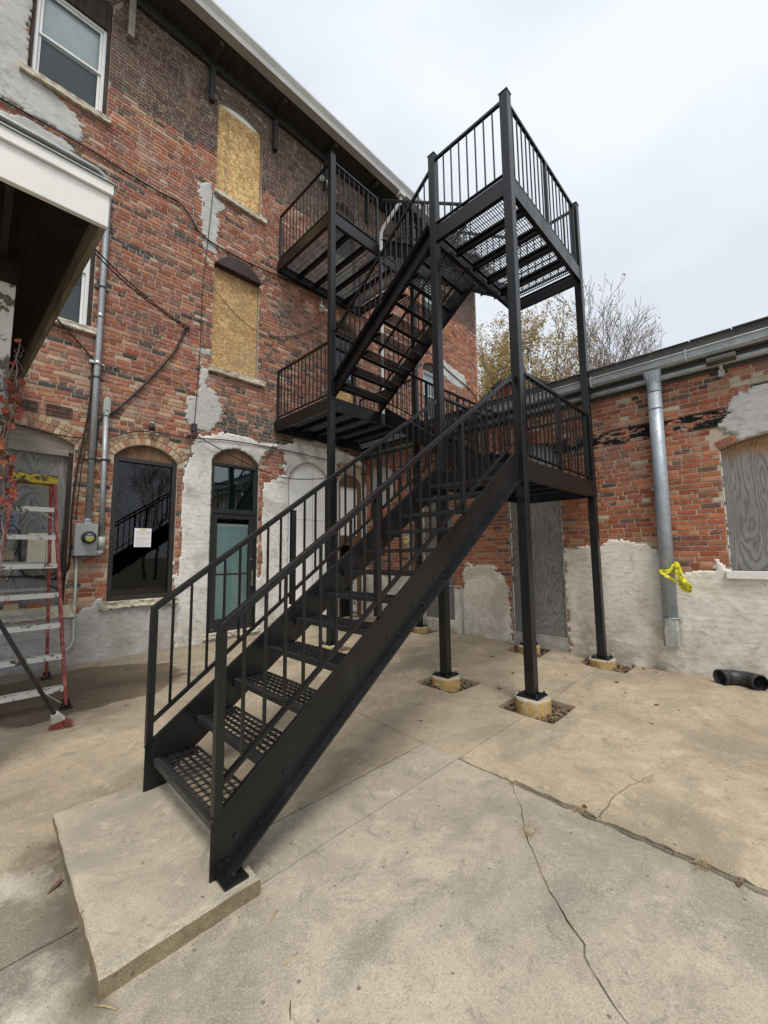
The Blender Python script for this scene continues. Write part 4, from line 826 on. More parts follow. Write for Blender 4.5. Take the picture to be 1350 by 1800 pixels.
landing(Z2, YA, -.03, [((X0+HS, YA-e_), (XM-.01, YA-e_)), ((XM-.008, YA-e_), (X1-HS, YA-e_)), ((X0-e_, YA+HS), (X0-e_, -.02)), ((X1+e_, YA+HS), (X1+e_, -.02)), ((X0, -.022), (X1, -.022))])
landing(Z3, YCp, YBp, [((X0+HS, YCp-e_), (X1-HS, YCp-e_)), ((X0-e_, YCp+HS), (X0-e_, YBp-HS)), ((X1+e_, YCp+HS), (X1+e_, YBp-HS)), ((X0+HS, YBp+.02), (X1-HS, YBp+.02))])
landing(Z4, YA, -.03, [((X0+HS, YA-e_), (XM, YA-e_)), ((XM+.002, YA+.04), (X1-HS, YA+.04)), ((X0-e_, YA+HS), (X0-e_, -.02)), ((X1+e_, YA+HS), (X1+e_, -.02)), ((X0, -.022), (X1, -.022))])
BMESH = {}
def baluster(par, x, y, z0, z1):
    h = round(z1-z0, 3)
    if h not in BMESH: q = MB(); q.box((-.0075, -.0075, -h/2), (.0075, .0075, h/2)); BMESH[h] = mesh('baluster', q, M['steel'])
    return link('baluster', BMESH[h], par, (x, y, (z0+z1)/2))
def rail(p, q_, z, posts=(), mids=0, ends=(0, 0), h=1.0):
    """level guard: top rail, bottom rail, balusters; posts = fractions where a rail post stands"""
    p, q_ = Vector((*p, 0)), Vector((*q_, 0)); d = q_-p; L_ = d.length; u = d/L_
    t = MB(); t.bar(p+Vector((0, 0, z+h+.019)), q_+Vector((0, 0, z+h+.019)), .040, .038); top = obj('railing', t, M['steel'], STAIR, bevel=.004)
    b = MB(); b.bar(p+Vector((0, 0, z+.075)), q_+Vector((0, 0, z+.075)), .038, .014); obj('bottom_rail', b, M['steel'], top)
    for f in posts:
        c = p+d*f; k = MB(); k.box((c.x-.022, c.y-.022, z+.001), (c.x+.022, c.y+.022, z+h-.001)); obj('rail_post', k, M['steel'], top, bevel=.003)
    stops = [0]+[f for f in posts if 0 < f < 1]+[1]
    for a, b_ in zip(stops[:-1], stops[1:]):
        n = max(2, round(L_*(b_-a)/.121))
        for i in range(1, n):
            c = p+d*(a+(b_-a)*i/n); baluster(top, c.x, c.y, z+.081, z+h+.001)
    return top
o_ = 0.0
rail((X0+HS, YCp), (X1-HS, YCp), Z1, (.5, .975)); rail((X1, YCp+HS), (X1, YBp-HS), Z1); rail((X0+HS, YBp), (XM, YBp), Z1, (.98,))
rail((X0, YA+HS), (X0, -.05), Z2, (.985,)); rail((X1, YA+HS), (X1, -.05), Z2, (.985,))
rail((X0, YCp+HS), (X0, YBp-HS), Z3); rail((X0+HS, YCp), (X1-HS, YCp), Z3, (.5, .975)); rail((X1, YCp+HS), (X1, YBp-HS), Z3)
rail((X0, YA+HS), (X0, -.05), Z4, (.985,)); rail((X0+HS, YA), (XM, YA), Z4, (.98,)); rail((X1, YA+HS), (X1, -.05), Z4, (.985,))
# flights ---------------------------------------------------------
TM = {}
def tread(P, D, W, dep, z, par):
    """one grated tread: chequer nosing (the part's own mesh), bars and cross rods, end plates. P front-left corner, D run direction, W across vector"""
    key = (round(D.x), round(D.y), round(W.length, 3), round(dep, 3))
    if key not in TM:
        Wd = W.normalized(); wl = W.length; Z = Vector((0, 0, 1))
        def bx(mb, a0, a1, b0, b1, z0, z1): mb.prism([D*a0+Wd*b0+Z*z0, D*a1+Wd*b0+Z*z0, D*a1+Wd*b1+Z*z0, D*a0+Wd*b1+Z*z0], Z*(z1-z0))
        n_ = MB(); bx(n_, 0, .038, 0, wl, -.006, 0); bx(n_, 0, .006, 0, wl, -.034, -.006)
        for i in range(int(wl/.022)):      # raised studs of the chequer plate
            b = .011+i*.022; s_ = .004 if i % 2 else 0
            n_.prism([D*(.008+s_)+Wd*(b-.004)+Z*0, D*(.013+s_)+Wd*(b-.006), D*(.03)+Wd*(b+.004), D*(.024)+Wd*(b+.006)], Z*.0022)
        g_ = MB(); nb = 6
        for i in range(nb): a = .052+i*(dep-.062)/(nb-1); bx(g_, a-.0026, a+.0026, .006, wl-.006, -.022, -.002)
        nc = int(wl/.058)
        for i in range(1, nc): b = wl*i/nc; bx(g_, .038, dep-.006, b-.0028, b+.0028, -.008, -.001)
        e_m = MB(); bx(e_m, .0, dep, .0005, .006, -.062, -.008)
        TM[key] = (mesh('tread', n_, M['nose']), mesh('tread_grating', g_, M['grate'], fix=False), mesh('end_plate', e_m, M['steel']))
    a, b, c = TM[key]; at = Vector((P.x, P.y, z)); t = link('tread', a, par, at); link('tread_grating', b, t, at); link('end_plate', c, t, at); link('end_plate', c, t, at+W.normalized()*(W.length-.0065))
def flight(P, D, W, n, run, zs, rise, above=.15, dep=.285, vh=.33, lead=.05, tail=.0, foot=None, flange=True, rails=(1, 1), rposts=(), rail_h=None, ext=None, rtop=0, midbase=.14):
    """P start (front corner at nosing 1), D up-run unit, W across; zs = level the flight leaves; n treads"""
    D, W = Vector(D), Vector(W); P = Vector((*P, 0)); Wd = W.normalized(); Z = Vector((0, 0, 1)); sl = rise/run
    for i in range(n): tread(P+D*(run*i)+Wd*.012, D, W-Wd*.024, dep, zs+rise*(i+1), STAIR)
    a0, a1 = -lead, run*n+tail
    zt = lambda a: zs+rise+above+sl*a          # top edge of the stringer
    for side in (0, 1):
        off_ = Wd*(0 if side == 0 else W.length); out = -Wd if side == 0 else Wd; q = MB()
        zb0 = zt(a0)-vh if foot is None else foot
        prof = [(a0, zt(a0)), (a1, zt(a1)), (a1, zt(a1)-vh)]
        if foot is None: prof += [(a0, zt(a0)-vh)]
        else: prof += [((foot+.0-(zt(0)-vh))/sl, foot), (a0, foot)]
        q.prism([P+off_+D*a+Z*z for a, z in prof], out*.008); st = obj('stringer', q, M['steel'], STAIR, bevel=.0015)
        fl = MB(); fw = .058
        def strip(p0, p1, th): fl.prism([P+off_+out*.008+D*p0[0]+Z*p0[1], P+off_+out*.008+D*p1[0]+Z*p1[1], P+off_+out*.008+D*p1[0]+Z*(p1[1]+th), P+off_+out*.008+D*p0[0]+Z*(p0[1]+th)], out*fw)
        strip(prof[2], prof[3], .012); strip((a0, zt(a0)-.012), (a1, zt(a1)-.012), .0115) if not foot else fl.prism([P+off_+out*.008+D*a0+Z*(zt(a0)-.012), P+off_+out*.008+D*a1+Z*(zt(a1)-.012), P+off_+out*.008+D*a1+Z*zt(a1), P+off_+out*.008+D*a0+Z*zt(a0)], out*.02)
        obj('flange', fl, M['steel'], st, bevel=.001)
        bo = MB()
        for i in range(n):
            for aa, dz in ((.075, -.042), (.205, -.042)):
                c = P+off_+out*.008+D*(run*i+aa)+Z*(zs+rise*(i+1)+dz); bo.tube([c, c+out*.009], .0125, 6, sm=False); bo.tube([c+out*.009, c+out*.015], .006, 6, sm=False)
        tag(obj('bolts', bo, M['bolt'], st, fix=False), kind='stuff')
        if not rails[side]: continue
        ro = off_+out*.012
        r0 = P+ro+D*(a0+.022) if foot is not None else P+ro+D*(a0+.03); s0_ = a0+.022 if foot is not None else a0+.03; s1_ = a1 if ext is None else ext
        hh = rail_h; zr = lambda a: zt(a)+hh
        t = MB(); t.vbar(P+ro+D*(s0_-.019)+Z*zr(s0_), P+ro+D*s1_+Z*zr(s1_), .040, .049); top = obj('railing', t, M['steel'], STAIR, bevel=.004)
        b = MB(); b.vbar(P+ro+D*s0_+Z*(zt(s0_)+.115), P+ro+D*(s1_-.05)+Z*(zt(s1_-.05)+.115), .034, .024); obj('bottom_rail', b, M['steel'], top)
        if foot is not None:
            k = MB(); cx = P+ro+D*s0_; k.prism([cx-D*.021-Wd*.021+Z*(zt(s0_)-.008), cx+D*.021-Wd*.021+Z*(zt(s0_)+.01), cx+D*.021+Wd*.021+Z*(zt(s0_)+.01), cx-D*.021+Wd*.021+Z*(zt(s0_)-.008)], Z*(hh-.012)); obj('rail_post', k, M['steel'], top, bevel=.003)
        stops = [s0_]+list(rposts)+[s1_]
        for f in rposts:
            c = P+ro+D*f; k = MB(); k.box(c+Vector((-.021, -.021, zt(f)+.008)), c+Vector((.021, .021, zr(f)-.026))); obj('rail_post', k, M['steel'], top, bevel=.003)
        for a, b_ in zip(stops[:-1], stops[1:]):
            nb = max(2, round((b_-a)/.117))
            for i in range(1, nb): f = a+(b_-a)*i/nb; c = P+ro+D*f; baluster(top, c.x, c.y, zt(f)+.122, zr(f)-.016)
    return
ZS1 = .10
flight((.902, YCp+.03), (1, 0, 0), (0, YBp-YCp-.06, 0), 12, .2645, ZS1, (Z1-ZS1)/13, above=.118, vh=.325, lead=.045, tail=-.055, foot=ZS1+.002, rails=(1, 1), rposts=(1.04, 2.10), rail_h=.838, dep=.285)
for sy, w_ in ((YCp+.02, -1), (YBp-.02, 1)):      # foot angles bolted to the pad
    q = MB(); y0 = sy+w_*.0; q.box((.885, y0, .1015), (1.0, y0+w_*.095, .112)); q.box((.885, y0-w_*.002, .112), (1.0, y0+w_*.008, .17)); q.tube([(.945, y0+w_*.055, .112), (.945, y0+w_*.055, .135)], .008, 8); q.tube([(.945, y0+w_*.055, .112), (.945, y0+w_*.055, .124)], .016, 6, sm=False)
    obj('foot_angle', q, M['steel'], STAIR)
def mid(z0, z1, ya, yb, x0, x1, rp, n=8, rails=(1, 1)):
    run = abs(yb-ya)/ (n); D = Vector((0, 1 if yb > ya else -1, 0))
    flight((x0 if D.y > 0 else x1, ya-D.y*0), D, (x1-x0, 0, 0) if D.y > 0 else (x0-x1, 0, 0), n, run*.985, z0, (z1-z0)/(n+1), above=.12, vh=.30, lead=.02, tail=.0, rails=rails, rposts=rp, rail_h=.86, dep=.265)
mid(Z1, Z2, YBp+.05, YA-.06, XM+.06, X1-.07, (1.1,))
mid(Z2, Z3, YA-.055, YBp+.06, X0+.065, XM-.06, (1.1,))
mid(Z3, Z4, YBp+.05, YA-.05, XM+.06, X1-.07, (1.1,))
# concrete pad, piers
q = MB(); r = random.Random(3); lo = []; pts = wob([(.415, -5.228), (1.043, -5.222), (1.046, -3.93), (.43, -3.92), (.415, -5.228)], .0025, 31, .05)[:-1]
n = len(pts); ctr = (sum(p[0] for p in pts)/n, sum(p[1] for p in pts)/n)
def ins(p, d): dx, dy = ctr[0]-p[0], ctr[1]-p[1]; return (p[0]+math.copysign(min(d, abs(dx)), dx), p[1]+math.copysign(min(d, abs(dy)), dy))
rows = [[(p[0], p[1], gz(p[1])-.03) for p in pts], [(p[0]+r.uniform(-.002, .002), p[1]+r.uniform(-.002, .002), .088+r.uniform(-.003, .003)) for p in pts], [(*ins(p, .007+r.uniform(-.003, .004)), .0975+r.uniform(-.0015, .001)) for p in pts], [(*ins(p, .03), .1) for p in pts]]
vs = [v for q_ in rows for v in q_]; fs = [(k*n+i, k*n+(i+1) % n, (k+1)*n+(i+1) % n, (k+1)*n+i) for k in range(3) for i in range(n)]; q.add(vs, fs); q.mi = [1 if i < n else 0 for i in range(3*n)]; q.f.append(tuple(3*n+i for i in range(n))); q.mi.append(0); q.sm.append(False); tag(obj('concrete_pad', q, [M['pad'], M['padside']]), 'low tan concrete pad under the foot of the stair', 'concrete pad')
PL = {(0, 'C'): 'yellow concrete pier under the near outer post, in the largest leaf-filled pit', (1, 'C'): 'yellow concrete pier close to the cream wall, beside the pipe-foot post', (0, 'B'): 'yellow concrete pier in the pit with a broken tile piece', (1, 'B'): 'yellow concrete pier half hidden behind the near post, by the boarded doorway',
      (0, 'A'): 'yellow concrete pier seen through the lowest treads of the stair', (1, 'A'): 'small yellow concrete pier just under the sloping stringer, near the inner corner'}
PL[(1, 'C')] = 'yellow concrete pier in the pit cut against the cream rendered wall'
for k, (x, y, zb) in POSTXY.items():
    q = MB(); rs = random.Random(hash(k) % 99); n = 28; rr = [.172+.006*math.sin(_*1.3+x)+rs.uniform(-.005, .005) for _ in range(n)]; vs = []; zs_ = [gz(y)-.09, gz(y)-.02, zb-.03, zb-.012]
    for j, z in enumerate(zs_):
        for i in range(n): t = 2*math.pi*i/n; vs.append((x+rr[i]*math.cos(t), y+rr[i]*math.sin(t), z+rs.uniform(-.004, .004)))
    fs = [(j*n+i, j*n+(i+1) % n, (j+1)*n+(i+1) % n, (j+1)*n+i) for j in range(3) for i in range(n)]
    q.add(vs, fs, 0, True); c = len(q.v); tp = [(x+(rr[i]-.01+rs.uniform(-.008, .004))*math.cos(2*math.pi*i/n), y+(rr[i]-.01)*math.sin(2*math.pi*i/n), zb-.001+rs.uniform(-.004, .0)) for i in range(n)]
    base = 3*n; q.v += tp; q.f += [(base+i, base+(i+1) % n, c+(i+1) % n, c+i) for i in range(n)]+[tuple(c+i for i in range(n))]; q.mi += [1]*(n+1); q.sm += [False]*(n+1)
    tag(obj('concrete_pier', q, [M['pier'], M['piertop']]), PL[k], 'concrete pier', 'yellow piers under the stair posts')
# ------------------------------------------------------------------ covered porch deck at the left
DECK = thing('porch_deck', (-1.2, -2, 0), 'white-fronted timber porch deck on a peeling white post, dark underneath', 'porch')
q = MB(); q.box((-3.4, -4.0, 3.80), (.505, -3.962, 4.028)); obj('fascia_board', q, M['white'], DECK, bevel=.004)
q = MB(); q.box((-3.4, -4.022, 4.03), (.522, -3.96, 4.105)); obj('fascia_trim', q, M['white'], DECK, bevel=.003)
q = MB(); q.box((-3.4, -4.035, 4.107), (.535, -3.9, 4.114)); obj('drip_flashing', q, M['gutter'], DECK)
q = MB(); q.prism([(.462, -3.96, 3.80), (.500, -3.96, 3.80), (.285, -.02, 3.80), (.247, -.02, 3.80)], (0, 0, .20)); obj('edge_board', q, M['deckedge'], DECK)
ex = lambda y: .490-.215*(y+3.96)/3.94
for i in range(21):
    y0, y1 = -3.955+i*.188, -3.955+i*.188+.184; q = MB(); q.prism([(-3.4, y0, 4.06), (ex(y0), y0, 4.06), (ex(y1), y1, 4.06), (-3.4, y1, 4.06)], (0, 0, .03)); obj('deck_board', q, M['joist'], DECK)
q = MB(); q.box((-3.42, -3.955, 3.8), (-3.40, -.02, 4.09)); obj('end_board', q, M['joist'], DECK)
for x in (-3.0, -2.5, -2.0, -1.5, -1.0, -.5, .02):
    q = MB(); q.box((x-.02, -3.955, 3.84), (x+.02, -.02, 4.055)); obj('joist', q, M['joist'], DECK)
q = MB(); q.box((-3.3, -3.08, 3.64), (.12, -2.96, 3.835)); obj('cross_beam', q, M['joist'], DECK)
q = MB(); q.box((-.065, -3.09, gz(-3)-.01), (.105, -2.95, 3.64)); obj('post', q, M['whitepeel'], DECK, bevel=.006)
q = MB(); q.box((-3.2, -3.09, gz(-3)-.01), (-3.05, -2.95, 3.64)); obj('post', q, M['whitepeel'], DECK, bevel=.006)
# red creeper on the post
vn = thing('red_creeper', (0, -2.93, gz(-3)), 'red autumn creeper climbing the peeling white porch post', 'vine')
rv = random.Random(4)
q = MB(); tips = []
for k in range(11):
    x, y, z = rv.uniform(-.06, .10), -3.10+rv.uniform(-.02, .0), .1; pts = [(x, y, z)]
    for i in range(26):
        x += rv.uniform(-.03, .032); y += rv.uniform(-.014, .013); z += rv.uniform(.07, .16); x = min(.15, max(-.1, x)); y = min(-3.095, max(-3.2, y)); pts.append((x, y, z))
        if z > 3.5: break
        if rv.random() < .55:
            e_ = [(x, y, z)]
            for j in range(4): e_.append((e_[-1][0]+rv.uniform(-.03, .04), e_[-1][1]+rv.uniform(-.04, .03), e_[-1][2]+rv.uniform(-.07, .05)))
            q.tube(e_, .0022, 3, cap=False); tips += e_[1:]
    q.tube(pts, [.006]*len(pts), 4, cap=False); tips += pts
obj('stems', q, M['twig'], vn, fix=False)
LM = []
for mt in ('leafred', 'leaforange', 'leafbrown'):
    for v in range(3):
        q = MB(); w_ = .6+.2*v; P_ = [(-.02, 0, 0), (-.3, .12*w_, .05), (-.42, .5, -.03), (-.15, .62, .1), (0, 1, -.12), (.15, .62, .1), (.42, .5, -.03), (.3, .12*w_, .05), (.02, 0, 0)]
        q.add([tuple(c*.06 for c in p) for p in P_]+[(0, .03, .006)], [(i, (i+1) % 9, 9) for i in range(9)]); LM.append(mesh('leaf', q, M[mt], fix=False))
for i in range(330):
    p = rv.choice(tips); dens = 1 if p[2] < 2.9 else .35
    if rv.random() > dens or p[2] < 1.9: continue
    link('leaf', LM[rv.choice([0, 1, 2, 0, 1, 2, 3, 4, 6, 7])], vn, (min(.17, p[0]+rv.uniform(-.03, .03)), p[1]+rv.uniform(-.06, .0), p[2]+rv.uniform(-.03, .03)), (rv.uniform(-2.4, -.8), rv.uniform(-.6, .6), rv.uniform(-.7, .7)))
# ------------------------------------------------------------------ step ladder and broom
LAD = thing('step_ladder', (.43, -1.2, gz(-1.2)), 'tall red fibreglass stepladder with paint-scuffed white steps and yellow top', 'stepladder')
def lerp(a, b, t): return tuple(x+(y-x)*t for x, y in zip(a, b))
fr0, fr1 = (.754, -1.84, gz(-1.84)+.03), (.600, -1.26, 2.44); fl0, fl1 = (.10, -1.84, gz(-1.84)+.03), (.268, -1.26, 2.44)
rr0, rr1 = (.735, -.54, gz(-.54)+.03), (.585, -1.16, 2.42); rl0, rl1 = (.12, -.54, gz(-.54)+.03), (.283, -1.16, 2.42)
for a, b in ((fr0, fr1), (fl0, fl1)):
    q = MB(); q.bar(a, b, .028, .082, (0, 1, 0)); obj('front_rail', q, M['ladred'] if a is fr0 else M['ladred'], LAD, bevel=.004)
for a, b in ((rr0, rr1), (rl0, rl1)): q = MB(); q.bar(a, b, .03, .055, (0, 1, 0)); obj('rear_rail', q, M['ladred'], LAD, bevel=.004)
for a in (fr0, fl0, rr0, rl0):
    q = MB(); z = gz(a[1])+.002; q.prism([(a[0]-.05, a[1]-.055, z), (a[0]+.055, a[1]-.055, z), (a[0]+.055, a[1]+.055, z), (a[0]-.05, a[1]+.055, z)], (0, 0, .014)); q.box((a[0]-.032, a[1]-.05, z+.014), (a[0]-.018, a[1]+.05, z+.08)); q.box((a[0]+.018, a[1]-.05, z+.014), (a[0]+.032, a[1]+.05, z+.08)); obj('rubber_foot', q, M['black'], LAD, bevel=.004)
for i in range(7):
    z = .302+.3045*i; t = (z-fr0[2])/(fr1[2]-fr0[2]); A_, B_ = lerp(fl0, fl1, t), lerp(fr0, fr1, t); q = MB(); x0, x1, y = A_[0]+.012, B_[0]-.012, A_[1]
    q.box((x0, y-.042, z-.006), (x1, y+.045, z)); q.box((x0, y-.042, z-.05), (x1, y-.037, z-.006)); q.box((x0, y+.04, z-.03), (x1, y+.045, z-.006)); st = obj('step', q, M['rung'], LAD, bevel=.002)
    if i in (0, 6):
        for s_ in (0, 1): q = MB(); xx = x1 if s_ else x0; k = -1 if s_ else 1; q.bar((xx+k*.0, y-.03, z-.13 if i else z-.17), (xx+k*.16, y-.03, z-.02), .004, .022, (0, 1, 0)); obj('step_brace', q, M['rung'], st)
    t = (z-rr0[2])/(rr1[2]-rr0[2]); A_, B_ = lerp(rl0, rl1, t), lerp(rr0, rr1, t); q = MB(); q.bar((A_[0]+.012, A_[1], z), (B_[0]-.012, B_[1], z), .02, .032); rb = obj('rear_bar', q, M['gutter'], LAD, bevel=.002)
    if i % 2 == 0: q = MB(); q.bar((B_[0]-.012, B_[1]-.012, z-.16), (B_[0]-.16, B_[1]-.012, z-.012), .004, .02, (0, 1, 0)); obj('rear_brace', q, M['gutter'], rb)
q = MB(); q.box((.235, -1.31, 2.455), (.632, -1.11, 2.495)); q.box((.235, -1.31, 2.40), (.632, -1.30, 2.455)); q.box((.235, -1.12, 2.40), (.632, -1.11, 2.455)); obj('top_cap', q, M['ladyel'], LAD, bevel=.006)
t = (1.25-fr0[2])/(fr1[2]-fr0[2]); u = (1.25-rr0[2])/(rr1[2]-rr0[2])
for a, b in ((lerp(fr0, fr1, t), lerp(rr0, rr1, u)), (lerp(fl0, fl1, t), lerp(rl0, rl1, u))): q = MB(); q.bar(a, b, .006, .024); obj('spreader', q, M['laddark'], LAD)
BR = thing('broom', (.635, -2.40, gz(-2.4)), 'old broom with black handle and red bristles leaning towards the porch post', 'broom')
q = MB(); hd = Vector((.60, -2.42, .215)); tp = Vector((.055, -2.93, 1.36)); q.tube([hd, tp], .0155, 10); obj('handle', q, M['laddark'], BR)
ax = (hd-tp).normalized(); sd_ = ax.cross(Vector((.2, 1, .3))).normalized(); u2 = sd_.cross(ax)
q = MB(); k0, k1 = hd-ax*.015, hd+ax*.08; q.prism([k0-sd_*.025-u2*.018, k0+sd_*.025-u2*.018, k1+sd_*.05-u2*.022, k1-sd_*.05-u2*.022], u2*.04); obj('collar', q, M['broomhead'], BR, bevel=.005)
q = MB()
for i in range(420):
    a, b = random.uniform(-.046, .046), random.uniform(-.018, .018); p = k1+sd_*a+u2*b; e_ = p+ax*random.uniform(.05, .08)+sd_*(a*random.uniform(.5, 1.3))+Vector((0, 0, -.02))+u2*(b*1.4+random.uniform(-.012, .012)); e_.z = max(e_.z, gz(e_.y)+.004)
    q.bar(p, e_, .0022, .0022)
tag(obj('bristles', q, M['bristle'], BR, fix=False), kind='stuff')
# ------------------------------------------------------------------ things fixed to the tall building
def wallpts(pts, d, F=FL):
    """smooth curve through wall points (s, z[, d])"""
    P_ = [F.p(p[0], p[1], p[2] if len(p) > 2 else d) for p in pts]; out = []
    for i in range(len(P_)-1):
        p0, p1, p2, p3 = P_[max(0, i-1)], P_[i], P_[i+1], P_[min(len(P_)-1, i+2)]
        for k in range(6):
            t = k/6; out.append(.5*((2*p1)+(p2-p0)*t+(2*p0-5*p1+4*p2-p3)*t*t+(3*p1-p0-3*p2+p3)*t**3))
    return out+[P_[-1]]
def cable(pts, d, r, label, mat='cable', cat='cable', name='cable', F=FL, group=None):
    q = MB(); q.tube(wallpts(pts, d, F), r, 6); return tag(obj(name, q, M[mat]), label, cat, group)
cable([(-3, 7.76), (-.1, 7.75), (.745, 7.75), (1.754, 7.70), (2.15, 7.71), (2.36, 7.55), (2.50, 7.37), (2.70, 7.30), (3.04, 7.28), (3.62, 7.29), (4.54, 7.38), (6.2, 7.44), (8.9, 7.49), (10.16, 7.19), (11.3, 6.95), (11.62, 6.75), (11.69, 6.38), (11.68, 4.4)], .028, .014, 'thick black service cable running the length of the wall between the upper storeys')
cable([(.5, 6.17, .6), (1.2, 5.86, .3), (1.8, 5.63, .16), (2.33, 5.495, .07)], .03, .011, 'upper of the two black wires reaching the wall insulator', group=None)
cable([(.5, 6.08, .6), (1.3, 5.77, .25), (1.9, 5.58, .12), (2.31, 5.48, .05)], .03, .012, 'lower of the two black wires reaching the wall insulator')
cable([(2.34, 5.49), (2.24, 5.18), (2.13, 4.92), (1.73, 4.26), (1.37, 3.76), (1.20, 3.60), (1.17, 3.3), (1.16, 2.9), (1.10, 2.3)], .03, .017, 'thick black cable sloping down the bricks from the insulator')
cable([(.62, 4.90, .09), (.8, 4.75, .05), (1.01, 4.55), (1.07, 4.42), (1.06, 3.72), (.99, 3.03), (.965, 2.78), (.94, 2.21), (.95, 1.7), (.93, 1.45), (.80, 1.30)], .03, .012, 'black cable dropping beside the meter riser from the window sill')
cable([(.66, 4.86, .1), (1.03, 4.50, .05), (1.085, 4.2), (1.075, 3.5), (1.03, 3.0), (1.0, 2.5), (.985, 2.1)], .05, .008, 'thin black wire close beside the meter riser')
cable([(2.72, 8.31), (2.66, 7.3), (2.6, 6.43), (2.59, 5.14), (2.54, 3.74)], .022, .006, 'thin dark wire hanging straight down past the grey patches')
cable([(2.54, 3.64), (3.26, 3.36), (3.95, 3.16), (4.4, 3.11), (5.0, 3.17), (5.48, 3.27), (5.95, 3.40)], .06, .009, 'slack black wire drooping across the glazed door and white arch')
cable([(-.3, 3.36), (.14, 3.34), (.48, 3.3), (.85, 3.27), (1.25, 3.32), (1.6, 3.49), (1.89, 3.56), (2.45, 3.57), (3.14, 3.66), (4.19, 3.68), (5.48, 3.65)], .028, .009, 'black wire running level above the ground-floor arches')
cable([(2.6, 6.40), (2.69, 6.50), (2.9, 6.35), (3.29, 6.07), (3.71, 5.95), (4.02, 5.99), (4.7, 6.3), (5.22, 6.75)], .02, .008, 'wire looping across the stained strand board', mat='brownwire')
cable([(4.02, 5.98), (3.98, 5.7), (3.7, 5.2)], .018, .004, 'pale thin string below the stained strand board window', mat='brownwire')
cable([(1.2, 4.43), (1.9, 4.5), (2.2, 4.49), (2.6, 4.35)], .02, .006, 'thin brown wire crossing the bricks at mid height', mat='brownwire')
q = MB(); q.bar(FL.p(4.13, 3.72, .03), FL.p(3.82, 3.42, .03), .03, .012, (0, -1, 0)); tag(obj('iron_strap', q, M['brownwire']), 'rusty iron strap slanting from the glazed door arch', 'iron strap')
q = MB(); q.tube([FL.p(2.38, 5.50, 0), FL.p(2.38, 5.50, .07)], .012, 8); q.tube([FL.p(2.36, 5.53, .07), FL.p(2.36, 5.46, .07)], [.02, .028], 10); q.tube([FL.p(2.36, 5.46, .07), FL.p(2.36, 5.42, .07)], [.018, .022], 10); tag(obj('wire_insulator', q, M['maroon']), 'small dark wire insulator on the bricks where two wires meet', 'insulator')
q = MB(); FL.box(q, 2.50, 2.58, 3.70, 3.83, .0, .06); q.tube([FL.p(2.54, 3.70, .04), FL.p(2.53, 3.63, .06), FL.p(2.48, 3.60, .07)], .018, 8); q.tube([FL.p(2.47, 3.61, .07), FL.p(2.44, 3.58, .08)], [.015, .028], 10); tag(obj('junction_bracket', q, M['laddark']), 'small dark junction bracket with a pale cup above the glazed door', 'bracket')
q = MB(); q.tube([FL.p(1.885, 3.68, .05), FL.p(1.885, 3.56, .05)], .036, 12); q.tube([FL.p(1.885, 3.56, .05), FL.p(1.885, 3.545, .05)], .03, 12, 1); FL.box(q, 1.87, 1.90, 3.66, 3.72, 0, .05); FL.box(q, 1.86, 1.915, 3.695, 3.71, .0, .06, 1); tag(obj('photocell', q, [M['black'], M['lampwhite']]), 'little black photocell above the dark tinted window', 'light sensor')
# riser, meter and their conduits
def conduit(pts, r, name, label, mat='conduit', straps=(), F=FL, n=12, cat='conduit'):
    q = MB(); q.tube([F.p(*p) for p in pts], r, n); c = tag(obj(name, q, M[mat]), label, cat)
    for s_, z_ in straps:
        q = MB(); F.box(q, s_-r-.055, s_+r+.055, z_-.012, z_+.012, .0, .022); q.tube([F.p(s_, z_-.014, pts[0][2]), F.p(s_, z_+.014, pts[0][2])], r+.006, n, cap=False); obj('pipe_strap', q, M['laddark'], c)
    return c
bend = [(.93+.20*math.sin(a), 7.25+.20*math.cos(a), .06) for a in [i*math.pi/2/8 for i in range(9)]]
conduit([(-3, 7.47, .06), (.6, 7.455, .06)]+bend+[(1.13, 6.6, .06), (1.125, 4.5, .06), (1.125, 2.12, .06)], .041, 'meter_riser', 'tall galvanised riser pipe running down the bricks into the grey meter box', straps=((1.125, 5.62), (1.125, 4.21), (1.125, 2.98)))
q = MB(); q.tube([FL.p(1.125, 5.14, .06), FL.p(1.125, 5.20, .06)], .047, 12); q.tube([FL.p(1.125, 4.40, .06), FL.p(1.125, 4.46, .06)], .05, 12); FL.box(q, 1.02, 1.08, 4.41, 4.45, .04, .09); q.tube([FL.p(1.17, 4.43, .06), FL.p(1.22, 4.41, .07)], .012, 6); tag(obj('pipe_clamp', q, M['zinc']), 'shiny clamp round the meter riser where the cables turn down', 'pipe clamp')
MT = thing('electric_meter', (1.112, -.06, 1.60), 'grey electric meter box with round glass dial on the bricks beside the tinted window', 'meter')
q = MB(); FL.box(q, .982, 1.243, 1.60, 2.05, .004, .125); mbx = obj('meter_box', q, M['meterbox'], MT, bevel=.006)
q = MB(); FL.box(q, 1.085, 1.165, 2.05, 2.085, .02, .10); q.tube([FL.p(1.125, 2.085, .06), FL.p(1.125, 2.12, .06)], .05, 12); obj('hub', q, M['galv'], mbx, bevel=.003)
q = MB(); FL.box(q, .984, 1.241, 1.585, 1.600, .004, .13); FL.box(q, 1.09, 1.13, 1.57, 1.61, .12, .135); obj('hasp', q, M['laddark'], mbx)
q = MB(); q.tube([FL.p(1.137, 1.855, .125), FL.p(1.137, 1.855, .165), FL.p(1.137, 1.855, .168)], [.088, .088, .075], 22); q.tube([FL.p(1.137, 1.855, .168), FL.p(1.137, 1.855, .2)], .07, 22, 0); rg = obj('dial_ring', q, M['laddark'], MT)
q = MB(); q.tube([FL.p(1.137, 1.855, .2), FL.p(1.137, 1.855, .203)], .062, 20); obj('dial_face', q, M['inkyellow'], rg)
